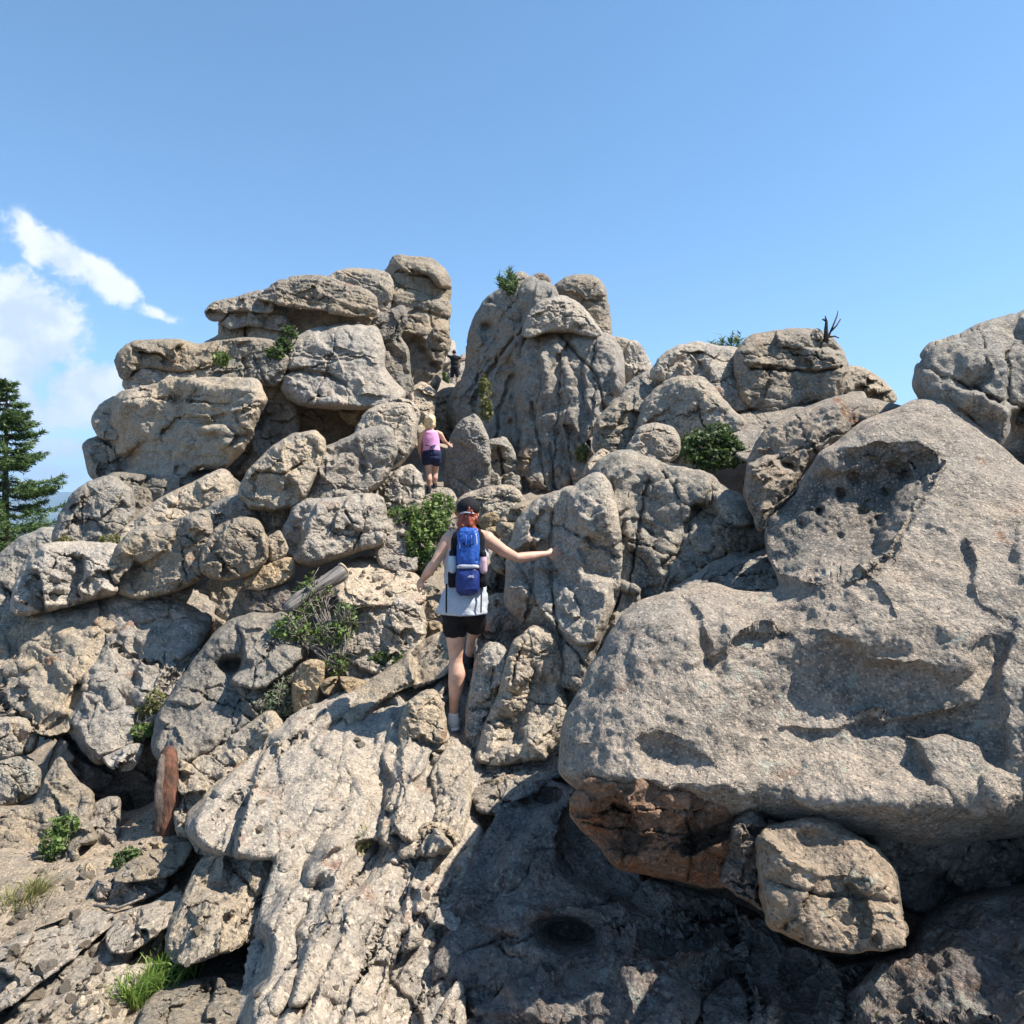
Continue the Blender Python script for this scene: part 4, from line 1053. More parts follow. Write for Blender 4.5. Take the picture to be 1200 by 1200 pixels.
# ================================================================= climbing woman
YW = 5.30
def W(px, py, dy=0.0): return P(px, py, YW + dy)
woman = empty('person', W(533, 852))
tag(woman, 'person in black cap, grey tank top and shorts, one hand on the wall', 'person')
b = Blob()
hat = head(b, W(549, 600, .10), 1.0, (0.06, 1, .1))
b.limb((W(548, 612, .09), .052), (W(547, 627, .07), .060))
b.ball(W(547, 640, .06), (.165, .105, .15)); b.ball(W(546, 662, .04), (.150, .105, .15)); b.ball(W(544, 684, .02), (.135, .10, .14))
b.ball(W(541, 708, .0), (.165, .125, .12)); b.ball(W(533, 716, -.04), (.095, .10, .10)); b.ball(W(553, 716, -.03), (.09, .10, .10))
b.limb((W(536, 626, .07), .045), (W(527, 631, .07), .058)); b.limb((W(558, 626, .07), .045), (W(571, 631, .07), .058))
# left arm hanging away from the body
b.limb((W(526, 632, .06), .058), (W(522, 639, .045), .053), (W(516, 649, .03), .046), (W(509.5, 660, .0), .037), (W(506, 665, .01), .042), (W(501, 671.5, .04), .037), (W(496, 678, .07), .025))
hand(b, W(496, 678, .07), W(489.5, 686, .10) - W(496, 678, .07), (1, .3, .2), .92, .12, .35, 1)
# right arm reaching out to the wall
b.limb((W(571, 632, .06), .058), (W(578, 637, .08), .054), (W(590, 645.5, .10), .046), (W(605.5, 653.5, .14), .037), (W(611, 653.5, .16), .043), (W(622, 652, .19), .039), (W(641, 649, .24), .024))
hand(b, W(641, 649, .24), W(655, 645.5, .29) - W(641, 649, .24), (.35, 1, .0), .98, .34, -.03, -1)
# standing leg, stepping leg
b.limb((W(534, 716, .0), .092), (W(534, 745, .0), .078), (W(534, 770, .0), .053), (W(534, 777, -.004), .055), (W(535.5, 790, -.018), .066), (W(534.5, 800, -.014), .062), (W(532.5, 820, -.003), .041), (W(531.5, 838, .0), .032))
b.ball(W(531.5, 846, -.01), .036); b.limb((W(532, 848, .0), .034), (W(534, 846, .14), .028))
b.limb((W(553, 714, .02), .090), (W(556, 729, .18), .074), (W(557, 737, .44), .056), (W(553, 755, .56), .052), (W(549, 771, .58), .036), (W(548, 776, .70), .030))
body = b.build('body', skin_m, woman, .0055, 3)
# clothing
loft('tank_top', [(W(542, 718, -.01), .194, .182), (W(543, 706, -.01), .182, .170), (W(545, 686, .01), .156, .132), (W(546, 662, .04), .165, .122), (W(547, 643, .06), .166, .116), (W(547, 634, .065), .140, .105)], white_c, woman, wrinkle=.026)
for k, (x0, x1) in enumerate(((531, 533), (564, 561))):
    tube('tank_top_strap', [W(x0, 640, -.035), W(x0 + (1 if k == 0 else -1), 630, -.01), W(x1, 624, .06), W(x1, 632, .15)], .020, white_c, woman, 10, .35)
s = Blob()
s.ball(W(541, 712, .0), (.176, .137, .115)); s.limb((W(534, 716, -.01), .104), (W(533.5, 736, -.005), .098)); s.limb((W(553, 715, .01), .108), (W(556.5, 730, .18), .094)); s.limb((W(554, 712, -.02), .10), (W(556, 728, .06), .095))
s.ball(W(533, 718, -.04), (.108, .112, .10)); s.ball(W(553, 717, -.03), (.104, .115, .10))
s.build('shorts', black_c, woman, .008, 3, .006)
h = Blob()
h.ball(hat(0, -.012, .0), (.084, .096, .092)); h.ball(hat(0, -.055, -.055), (.082, .056, .06)); h.ball(hat(-.01, -.072, -.10), (.072, .042, .055)); h.ball(hat(.022, -.074, -.128), (.050, .034, .045)); h.ball(hat(-.030, -.070, -.135), (.042, .030, .05)); h.ball(hat(.0, -.085, -.075), (.05, .03, .05))
h.build('hair', hair_red, woman, .006, 1, .020, 26)
c = Blob()
c.ball(hat(0, -.004, .030), (.094, .108, .088)); c.limb((hat(-.05, .10, .02), .010), (hat(.05, .10, .02), .010)); c.limb((hat(-.04, .16, .005), .008), (hat(.04, .16, .005), .008)); c.ball(hat(0, .12, .014), (.075, .07, .010)); c.ball(hat(0, -.004, .118), .008)
cap = c.build('cap', black_c, woman, .005, 3)
rim = [hat(.060 * math.sin(a), -.108 + .03 * (a / 1.0) ** 2, -.006 + .016 * math.cos(a * 1.3)) for a in np.linspace(-1.0, 1.0, 11)]
def under(o, p): o.parent = p; o.location = (0, 0, 0); return o
def sub(o, part):
    """re-hang a mesh built in world coordinates below a part of its thing"""
    root = part.parent
    o.parent = part; o.location = -(Vector(root.location) + Vector(part.location)); return o
sub(tube('cap_strap', rim, .012, grey_w, None, 8, .5), cap)
def shoe(ankle, toe, upper, sole, parent, s=1.0):
    a, t_ = Vector(ankle), Vector(toe); d = (t_ - a); d.z *= .6
    f = Vector((d.x, d.y, 0)).normalized()
    u = Blob(); u.limb((a + Vector((0, 0, .015)) * s, .042 * s), (a + Vector((0, 0, -.035)) * s, .048 * s)); u.limb((a + Vector((0, 0, -.045)) * s, .046 * s), (a + d * .55 + Vector((0, 0, -.045)) * s, .045 * s), (a + d + Vector((0, 0, -.055)) * s, .036 * s))
    o = u.build('shoe', upper, parent, .006 * s, 3)
    v = Blob(); z = Vector((0, 0, -.082)) * s
    v.ball(a + z, (.050 * s, .055 * s, .020 * s)); v.ball(a + d * .35 + z, (.046 * s, .10 * s, .019 * s)); v.ball(a + d * .85 + z, (.050 * s, .075 * s, .019 * s))
    so_ = v.build('sole', sole, None, .006 * s, 2); sub(so_, o); return o
shoe(W(531.5, 841, .0), W(535, 841, .19), shoe_w, sole_w, woman)
shoe(W(549, 770, .58), W(548, 770, .76), dark_shoe, dark_shoe, woman)  # same pair as the white shoe, coloured dark for the shadow around it

# ---- backpack worn by the woman: a thing of its own
pack = empty('backpack', W(549, 698, -.14))
tag(pack, 'royal blue hiking backpack with dark blue lower pocket, worn by the woman', 'backpack')
tilt = Quaternion((1, 0, 0), math.radians(-9))
superbox('back_panel', W(548.5, 655, -.075), (.132, .040, .225), black_c, pack, .4, tilt, noise=.004)
superbox('main_compartment', W(549, 643, -.115), (.084, .080, .158), blue_n, pack, .5, tilt, noise=.012, freq=26)
superbox('lower_pocket', W(548, 681, -.145), (.088, .092, .108), dblue_n, pack, .55, tilt, noise=.009, freq=22)
superbox('trim_band', W(548.5, 664.5, -.15), (.084, .070, .017), grey_w, pack, .5, tilt)
for k in (-1, 1):
    tube('piping', [W(549 + k * (8.5 + 1.5 * math.sin(q * 3)), 625 + q * 38, -.165 - .015 * math.sin(q * 3)) for q in np.linspace(0, 1, 9)], .006, grey_w, pack, 6)
    tube('centre_fold', [W(549 + k * 3.2, 627 + q * 35, -.188 - .006 * math.sin(q * 3)) for q in np.linspace(0, 1, 7)], .007, blue_n, pack, 6)
    superbox('side_pocket', W(548 + k * 17.0, 678, -.09), (.040, .050, .068), black_c, pack, .6, tilt, noise=.006)
    tube('shoulder_strap', [W(548 + k * 8, 626, -.05), W(548 + k * 12, 622, .0), W(548 + k * 13.5, 624, .08), W(548 + k * 14, 634, .17), W(548 + k * 15, 652, .16)], .024, black_c, pack, 10, .35)
    tube('hanging_strap', [W(544 + k * 20.5, 684, -.12), W(543.5 + k * 20.5, 700, -.15), W(543.3 + k * 20.3, 718, -.17)], .008, black_c, pack, 6, .4)
for k in (-1, 1):
    tube('compression_strap', [W(549 + k * 11, 633 , -.12), W(549 + k * 6, 637, -.192), W(549 + k * 1.0, 640, -.198)], .0065, black_c, pack, 6, .6)
    tube('compression_strap', [W(549 + k * 11, 654, -.12), W(549 + k * 6, 656, -.19), W(549 + k * 1.0, 657, -.20)], .0065, black_c, pack, 6, .6)
tube('zip_pull', [W(549, 686, -.236), W(548.6, 690, -.234), W(548.8, 694, -.222)], .0035, grey_w, pack, 6)
# small white emblem: a quarter dome of three arcs with a bar beside it
bm = bmesh.new()
ec = W(551, 677, -.240)
for r_ in (.009, .016, .023):
    pts = [ec + Vector((.006 - r_ * math.cos(a), -.002 + .010 * (1 - math.sin(a)) * .2, r_ * .62 * math.sin(a))) for a in np.linspace(0.0, math.pi / 2, 7)]
    tube_bm(bm, pts, .0024, 5)
tube_bm(bm, [ec + Vector((.010, 0, .012)), ec + Vector((.026, .002, .012))], .0024, 5)
tube_bm(bm, [ec + Vector((.010, 0, .004)), ec + Vector((.028, .003, .004))], .0024, 5)
me = bpy.data.meshes.new('emblem'); bm.to_mesh(me); bm.free(); new_obj('emblem', me, white_p, pack)

def bottle(px, py, dy, mat, label):
    e = empty('water_bottle', W(px, py + 10, dy)); tag(e, label, 'bottle', 'bottles in the backpack side pockets')
    v = Blob(); v.limb((W(px, py + 8, dy), .034), (W(px, py - 3, dy), .034), (W(px, py - 8, dy), .026)); v.build('bottle_body', mat, e, .005, 3)
    v = Blob(); v.limb((W(px, py - 9, dy), .028), (W(px, py - 11, dy), .027)); v.limb((W(px, py - 11, dy), .012), (W(px, py - 14, dy), .010)); v.build('bottle_cap', black_c, e, .004, 2)
bottle(530.5, 659, -.12, bottle_b, 'bluish water bottle with dark lid in the left side pocket of the backpack')
bottle(566, 660, -.115, bottle_p, 'pale pink water bottle with dark lid in the right side pocket of the backpack')

# ================================================================= small girl higher up
YG = 9.8
def G(px, py, dy=0.0): return P(px, py, YG + dy)
girl = empty('person', G(505, 575))
tag(girl, 'small blond person in pink top and navy shorts standing below the gap', 'person')
b = Blob()
gat = head(b, G(504, 494, .05), .88, (.1, 1, .1))
b.limb((G(504, 499, .04), .045), (G(505, 506, .03), .045))
b.ball(G(505, 512, .02), (.115, .08, .11)); b.ball(G(505.5, 522, .01), (.105, .08, .11)); b.ball(G(506, 533, .0), (.12, .09, .10))
b.limb((G(498, 507, .03), .036), (G(494, 510, .03), .038), (G(491.8, 520, .0), .030), (G(491.5, 526, .02), .029), (G(492.5, 532, .06), .020))
hand(b, G(492.5, 532, .06), (.1, .3, -1), (1, 0, 0), .72, .15, .3, -1)
b.limb((G(512, 507, .03), .036), (G(516, 509, .03), .038), (G(520, 516, .06), .030), (G(525, 521, .16), .020))
hand(b, G(525, 521, .16), (.5, .8, -.1), (.6, .5, 0), .72, .25, .1, -1)
b.limb((G(501.5, 535, .0), .068), (G(502, 545, .0), .056), (G(502.5, 556, .01), .042), (G(502.8, 562, -.01), .045), (G(502.5, 571, .0), .028))
b.limb((G(510.5, 535, .0), .066), (G(510, 545, .06), .055), (G(510, 554, .12), .042), (G(509.5, 560, .10), .044), (G(509.5, 567, .12), .028))
b.build('body', skin_m, girl, .006, 3)
loft('tank_top', [(G(505.7, 528.5, .0), .128, .098), (G(505.5, 522, .01), .120, .092), (G(505, 514, .02), .126, .092), (G(505, 507.5, .025), .108, .082), (G(505, 504.5, .03), .075, .06)], pink_c, girl, wrinkle=.008)
tube('waist_tie', [G(499, 521.5, -.085), G(505, 523, -.098), G(511, 521.5, -.08)], .012, navy_c, girl, 8, .5)
tube('waist_tie', [G(505, 523, -.105), G(504.5, 529, -.11)], .009, navy_c, girl, 6); tube('waist_tie', [G(506, 523, -.105), G(508, 528.5, -.108)], .009, navy_c, girl, 6)
s = Blob(); s.ball(G(506, 532, .0), (.140, .118, .095)); s.ball(G(506, 537, -.01), (.125, .105, .06)); s.limb((G(501.3, 535, .0), .082), (G(501.2, 541, .0), .080)); s.limb((G(510.7, 535, .0), .082), (G(510.8, 541, .04), .078)); s.build('shorts', navy_c, girl, .007, 3, .006)
h = Blob(); h.ball(gat(0, -.016, .012), (.080, .092, .092)); h.ball(gat(0, -.045, -.05), (.084, .055, .06)); h.ball(gat(-.05, -.01, -.05), (.032, .05, .055)); h.ball(gat(.05, -.01, -.05), (.032, .05, .055)); h.ball(gat(.0, -.05, -.085), (.07, .04, .035)); h.build('hair', hair_blond, girl, .007, 2, .016, 18)
shoe(G(502.5, 571, .0), G(502.5, 571, .13), dark_shoe, dark_shoe, girl, .75); shoe(G(509.5, 567, .12), G(509.7, 567, .25), dark_shoe, dark_shoe, girl, .75)

# ================================================================= far figure in the notch
YM = 29.0
def K_(px, py, dy=0.0): return P(px, py, YM + dy)
far = empty('person', K_(532.5, 449))
tag(far, 'distant person coloured dark as backlit, standing in the notch with both arms held out', 'person')
b = Blob()
fat = head(b, K_(532.3, 413.2, .0), .95, (0, 1, 0))
b.limb((K_(532.3, 415.5), .055), (K_(532.3, 418), .06)); b.ball(K_(532.4, 420.5), (.17, .12, .15)); b.ball(K_(532.6, 426), (.15, .11, .16)); b.ball(K_(532.7, 431), (.16, .12, .12))
b.limb((K_(528.6, 418.6), .055), (K_(525, 417.2), .045), (K_(521.5, 415.2), .034)); hand(b, K_(521.5, 415.2), (-1, 0, .3), (0, 1, 0), .9, .2, .2, 1)
b.limb((K_(536.2, 418.6), .055), (K_(539.6, 420), .045), (K_(543, 419.2), .034)); hand(b, K_(543, 419.2), (1, 0, .1), (0, 1, 0), .9, .2, .2, -1)
b.limb((K_(530.6, 432), .09), (K_(529.6, 440), .06), (K_(529, 449), .045)); b.limb((K_(534.8, 432), .09), (K_(535.8, 440, .05), .06), (K_(536, 448, .05), .045))
b.build('body', skin_m, far, .014, 2)
s = Blob(); s.ball(K_(532.4, 420.3), (.19, .14, .16)); s.ball(K_(532.6, 426), (.17, .13, .17)); s.limb((K_(528.8, 418.6), .066), (K_(525.5, 417.4), .06)); s.limb((K_(536, 418.6), .066), (K_(539.2, 419.8), .06)); s.build('shirt', black_c, far, .014, 2)  # black cloth puts the figure's backlit darkness into its colour
s = Blob(); s.ball(K_(532.7, 431), (.18, .14, .13)); s.limb((K_(530.6, 432), .105), (K_(529.7, 441), .085)); s.limb((K_(534.8, 432), .105), (K_(535.7, 440), .085)); s.build('shorts', black_c, far, .014, 2)
h = Blob(); h.ball(fat(0, -.01, .02), (.085, .10, .095)); h.build('hair', simple_mat('dark_hair', (.02, .015, .012), .5), far, .012, 2)
for x, y, d in ((529, 449, 0), (536, 448, .05)): shoe(K_(x, y, d), K_(x, y, d + .2), dark_shoe, dark_shoe, far, 1.0)
# ---------------------------------------------------------------- plants and dead wood
rnd = random.Random(11)
green = leaf_mat('fresh_green_leaf', (0.05, 0.095, 0.024), (0.20, 0.28, 0.075))
dgreen = leaf_mat('dark_green_leaf', (0.028, 0.055, 0.018), (0.11, 0.165, 0.045))
sage = leaf_mat('grey_green_leaf', (0.10, 0.13, 0.08), (0.22, 0.26, 0.15))
olive = leaf_mat('olive_leaf', (0.10, 0.11, 0.03), (0.24, 0.23, 0.08))
needle = leaf_mat('spruce_needle', (0.04, 0.08, 0.03), (0.16, 0.24, 0.08), trans=0.28)
grassm = leaf_mat('green_grass', (0.10, 0.19, 0.03), (0.28, 0.38, 0.09))
drym = leaf_mat('drying_grass', (0.14, 0.16, 0.05), (0.36, 0.33, 0.14))
twig = simple_mat('grey_twig_bark', (0.20, 0.175, 0.15), 0.9, 0.2, 60, 0.4)
bark = simple_mat('spruce_bark', (0.12, 0.09, 0.07), 0.95, 0.2, 30, 0.6)

def build_quads(name, V, Q, mat, parent):
    me = np_mesh(name, np.array(V), np.array(Q)); return new_obj(name, me, mat, parent)

def leaves(name, lumps, n, size, mat, parent, up=0.5, aspect=0.5, hollow=0.55):
    """lumps: (centre, radii); n leaves in all, diamond shaped blades"""
    g = np.random.default_rng(rnd.randrange(10 ** 6))
    vol = np.array([r[0] * r[2] for _, r in lumps]); pick = g.choice(len(lumps), n, p=vol / vol.sum())
    c = np.array([l[0] for l in lumps])[pick]; r = np.array([l[1] for l in lumps])[pick]
    d = g.normal(size=(n, 3)); d /= np.linalg.norm(d, axis=1)[:, None]
    rad = (hollow + (1 - hollow) * g.random(n)) ** 0.8
    p = d * rad[:, None]
    cl = fbm(c * 3 + p * 2.2 + 3, 3)                       # clumps and gaps
    keep = cl > -0.14 + 0.1 * g.random(n)
    rag = 1 + 0.45 * fbm(p * 1.6 + c * 5, 2)
    c = (c + p * r * rag[:, None])[keep]; d = d[keep]; n = len(c)
    nrm = d * .6 + g.normal(size=(n, 3)) * .7 + np.array([0, 0, up]); nrm /= np.linalg.norm(nrm, axis=1)[:, None]
    t_ = np.cross(nrm, g.normal(size=(n, 3))); t_ /= np.linalg.norm(t_, axis=1)[:, None]
    b_ = np.cross(nrm, t_); s = size * (0.35 + 1.1 * g.random(n))[:, None]
    V = np.stack([c - t_ * s * .5, c + b_ * s * .5 * aspect + nrm * s * .06, c + t_ * s * .5 - nrm * s * .10, c - b_ * s * .5 * aspect + nrm * s * .06], 1).reshape(-1, 3)
    return build_quads(name, V, np.arange(n * 4).reshape(-1, 4), mat, parent)

def stems(name, base, tips, mat, parent, r0=.012, per=3):
    bm = bmesh.new()
    for tp in tips:
        tp = Vector(tp); b0 = Vector(base) + Vector((rnd.uniform(-.05, .05), rnd.uniform(-.04, .04), 0))
        mid = b0.lerp(tp, .5) + Vector((rnd.uniform(-.06, .06), rnd.uniform(-.06, .06), rnd.uniform(-.02, .05)))
        tube_bm(bm, [b0, b0.lerp(mid, .5) + Vector((rnd.uniform(-.02, .02), 0, 0)), mid, tp], [r0, r0 * .8, r0 * .6, r0 * .3], 6)
        for _ in range(per):
            f = rnd.uniform(.35, .9); s0 = mid.lerp(tp, f)
            e = s0 + Vector((rnd.uniform(-1, 1), rnd.uniform(-1, 1), rnd.uniform(.0, 1))).normalized() * rnd.uniform(.06, .2)
            tube_bm(bm, [s0, s0.lerp(e, .5) + Vector((0, 0, .015)), e], [r0 * .45, r0 * .35, r0 * .18], 5)
    me = bpy.data.meshes.new(name); bm.to_mesh(me); bm.free(); smooth(me)
    return new_obj(name, me, mat, parent)

GP = 'shrubs and weeds growing between the rocks'
def shrub(name, label, cat, base, lumps, n, size, mat, nst=8, r0=.01, per=2, smat=None, **kw):
    """base (px,py,Y); lumps (px,py,Y,rx_px,ry_px)"""
    n = int(n * 1.5); B_ = P(*base); e = empty(name, B_); tag(e, label, cat, GP)
    L = []
    for px, py, Y, rx, ry in lumps:
        k = Y / F; L.append((tuple(P(px, py, Y)), (rx * k, min(rx, ry) * k, ry * k)))
    tips = []
    for _ in range(nst):
        c, r = rnd.choice(L); tips.append(Vector(c) + Vector((rnd.uniform(-.8, .8) * r[0], rnd.uniform(-.7, .7) * r[1], rnd.uniform(-.5, .9) * r[2])))
    stems('stems', B_, tips, smat or twig, e, r0, per)
    leaves('foliage', L, n, size, mat, e, **kw)
    return e

shrub('leafy_bush', 'bright green leafy bush in the gully between the girl and the woman', 'bush', (505, 668, 7.7),
      [(515, 594, 8.2, 18, 18), (500, 612, 8.0, 20, 22), (490, 640, 7.8, 17, 24), (470, 606, 8.1, 22, 13), (455, 608, 8.2, 12, 8), (515, 622, 7.95, 15, 18), (505, 655, 7.75, 14, 16)], 5200, .055, green, 14, .008)
shrub('half_bare_bush', 'half bare bush with tangled grey stems, below the cut log', 'bush', (396, 790, 6.25),
      [(340, 735, 6.3, 24, 16), (362, 702, 6.5, 17, 26), (378, 690, 6.6, 12, 10), (404, 722, 6.4, 15, 20), (388, 742, 6.3, 26, 16), (395, 778, 6.2, 14, 14)], 2600, .038, green, 46, .011, 6)
shrub('sage_bush', 'grey green sage bush left of the tan stone standing on its end', 'bush', (322, 848, 5.95), [(318, 808, 6.0, 26, 24), (302, 830, 5.95, 16, 16), (332, 828, 5.95, 14, 20)], 2600, .032, sage, 22, .007, 4)
shrub('low_weed', 'fresh green weed at the foot of the sage bush', 'weed', (312, 882, 5.7), [(322, 858, 5.7, 12, 10), (308, 872, 5.65, 14, 12), (298, 882, 5.6, 8, 7)], 700, .045, green, 8, .004)
shrub('withered_weed', 'yellowing weed clinging to the crack in the sloping face', 'weed', (186, 852, 6.35), [(182, 822, 6.4, 12, 14), (168, 834, 6.4, 10, 8)], 520, .04, olive, 8, .004)
shrub('low_weed', 'small green weed below the yellowing weed on the sloping face', 'weed', (170, 868, 6.25), [(166, 856, 6.25, 13, 9), (158, 864, 6.25, 7, 5)], 380, .04, green, 5, .004)
shrub('upright_weed', 'green leafy weed beside the low grey boulder at lower left', 'weed', (64, 1006, 4.95), [(76, 968, 5.0, 14, 12), (66, 985, 4.95, 15, 16), (58, 1000, 4.9, 10, 8)], 900, .042, green, 10, .005)
shrub('low_weed', 'small dark green weed left of the stones under the stump', 'weed', (148, 1012, 4.65), [(150, 1002, 4.65, 15, 8), (138, 1010, 4.6, 8, 5)], 420, .034, dgreen, 5, .004)
shrub('ledge_shrub', 'small shrub rooted in the corner beside the huge bulging block', 'shrub', (326, 424, 11.9), [(340, 390, 12.1, 9, 9), (333, 404, 12.0, 9, 9), (322, 414, 11.8, 11, 8)], 800, .085, dgreen, 8, .012)
shrub('ledge_shrub', 'round little shrub at the right end of the shoulder ledges', 'shrub', (260, 432, 11.6), [(259, 421, 11.6, 10, 9)], 420, .075, green, 5, .01)
shrub('round_shrub', 'dense round green shrub on the ridge left of the giant boulder\'s group', 'shrub', (838, 552, 6.1), [(818, 524, 6.2, 20, 18), (840, 518, 6.25, 24, 20), (858, 530, 6.2, 18, 18), (836, 538, 6.1, 28, 14)], 3600, .05, dgreen, 16, .009)
shrub('crevice_plant', 'yellow green plant in the fissured left half of the crag', 'plant', (572, 496, 10.9), [(568, 456, 11.0, 7, 14), (570, 480, 10.9, 8, 14)], 520, .075, olive, 5, .008)
shrub('crevice_plant', 'yellowish plant at the right foot of the great middle column', 'plant', (682, 545, 8.3), [(682, 532, 8.3, 8, 11)], 300, .06, olive, 4, .006)
shrub('crevice_plant', 'dark plant in the notch below the distant figure', 'plant', (520, 460, 24), [(519, 446, 24, 7, 12)], 300, .16, dgreen, 4, .02)
shrub('shade_plant', 'dark green plant in the shade under the big pale block', 'plant', (456, 790, 6.2), [(452, 772, 6.3, 20, 11), (470, 776, 6.2, 10, 8)], 700, .045, dgreen, 6, .005)
shrub('moss_clump', 'olive moss clump on top of the broad flat topped boulder', 'moss', (130, 640, 8.4), [(128, 633, 8.4, 13, 8)], 420, .035, olive, 3, .004)
shrub('moss_clump', 'olive moss clump at the foot of the speckled corner boulder', 'moss', (76, 640, 8.7), [(76, 634, 8.7, 9, 6)], 300, .035, olive, 3, .004)

def grass(name, label, spots, n, h, mat):
    e = empty(name, P(*spots[0][:3])); tag(e, label, 'grass', GP)
    V = []; Q = []
    for _ in range(n):
        px, py, Y, rx, ry = rnd.choice(spots)
        p = P(px + rnd.gauss(0, rx * .5), py + rnd.gauss(0, ry * .5), Y + rnd.uniform(-.08, .08))
        d = Vector((rnd.gauss(.25, .45), rnd.gauss(-.1, .4), 1)).normalized(); L = h * rnd.uniform(.5, 1.2); w_ = Vector((rnd.uniform(-1, 1), rnd.uniform(-1, 1), 0)).normalized() * .0035
        q = [p - Vector((0, 0, .03)), p + d * L * .55, p + d * L * .9 + Vector((d.x, d.y, -.25)) * L * .35]
        i = len(V); V += [q[0] - w_, q[0] + w_, q[1] + w_ * .8, q[1] - w_ * .8, q[2] + w_ * .15, q[2] - w_ * .15]
        Q += [(i, i + 1, i + 2, i + 3), (i + 3, i + 2, i + 4, i + 5)]
    build_quads('blades', [tuple(v) for v in V], Q, mat, e)
    return e
grass('grass_tuft', 'bright green grass tuft between the brown stained slab and the bottom slab', [(200, 1140, 3.42, 24, 8), (175, 1158, 3.3, 24, 8), (150, 1172, 3.2, 16, 6)], 1300, .12, grassm)
grass('grass_tuft', 'drying grass tuft at the left edge behind the bright cream block', [(24, 1068, 4.25, 20, 8), (8, 1076, 4.2, 14, 8), (40, 1054, 4.35, 8, 6)], 900, .17, drym)
grass('grass_tuft', 'thin yellowish grass by the crack in the middle foreground ribs', [(425, 985, 4.0, 8, 10), (418, 1000, 3.95, 6, 6)], 160, .07, drym)

# dead snag on the ridge
sn = empty('dead_snag', P(968, 398, 7.9)); tag(sn, 'dead forked snag with bare branches standing on the ochre skyline boulder', 'dead tree')
sm = simple_mat('charred_wood', (0.06, 0.05, 0.045), 0.95, .2, 40, .4)
tube('trunk', [P(968, 402, 7.9), P(968, 388, 7.9), P(968.5, 377, 7.9), P(967, 370, 7.9)], [.030, .024, .015, .006], sm, sn)
for pts in (((971, 394), (977, 380), (981, 370), (982, 364)), ((974, 388), (980, 382), (985, 374)), ((971, 395), (978, 394), (983, 396)), ((967.5, 376), (964, 374))):
    tube('branch', [P(x, y, 7.9 + .03 * k) for k, (x, y) in enumerate(pts)], [.012 * (1 - .22 * k) for k in range(len(pts))], sm, sn, 6)
boulder('loose_stone', 'small dark stone beside the dead snag on the skyline', 'loose stone', GS, 7.9, '951,396 953,386 960,385 964,390 964,398', T=.06)

# conifer sprigs
def sprig(name, label, base, tops, h, n=260, size=.10):
    e = empty(name, P(*base)); tag(e, label, 'young conifer', 'conifers on the skyline')
    bm = bmesh.new(); V = []; Q = []
    for px, py, Y in tops:
        t1 = P(px, py, Y); b0 = P(*base); tube_bm(bm, [b0, b0.lerp(t1, .5) + Vector((0, 0, .03)), t1], [.02, .015, .006], 6)
        for _ in range(n):
            f = rnd.uniform(.35, 1.02); c = b0.lerp(t1, f); w_ = h * (1.15 - f * .75)
            c = c + Vector((rnd.gauss(0, w_ * .35), rnd.gauss(0, w_ * .35), rnd.gauss(0, .03)))
            d = Vector((rnd.gauss(0, 1), rnd.gauss(0, 1), rnd.uniform(.2, 1.2))).normalized() * size * rnd.uniform(.6, 1.2); s_ = d.orthogonal().normalized() * size * .12
            i = len(V); V += [tuple(c - s_), tuple(c + s_), tuple(c + d + s_ * .3), tuple(c + d - s_ * .3)]; Q.append((i, i + 1, i + 2, i + 3))
    me = bpy.data.meshes.new('trunk'); bm.to_mesh(me); bm.free(); new_obj('trunk', me, bark, e)
    build_quads('foliage', V, Q, needle, e)
sprig('young_conifer', 'dark conifer tops peeking over the skyline left of the ochre boulder', (850, 450, 9.6), [(834, 402, 9.6), (846, 399, 9.7), (858, 396, 9.6), (866, 396, 9.7), (876, 404, 9.6)], .11, 160, .10)
sprig('young_conifer', 'stunted conifer leaning out from the top left of the crag', (608, 352, 12.5), [(584, 327, 12.4), (596, 320, 12.5), (600, 324, 12.6), (588, 332, 12.5)], .14, 120, .13)

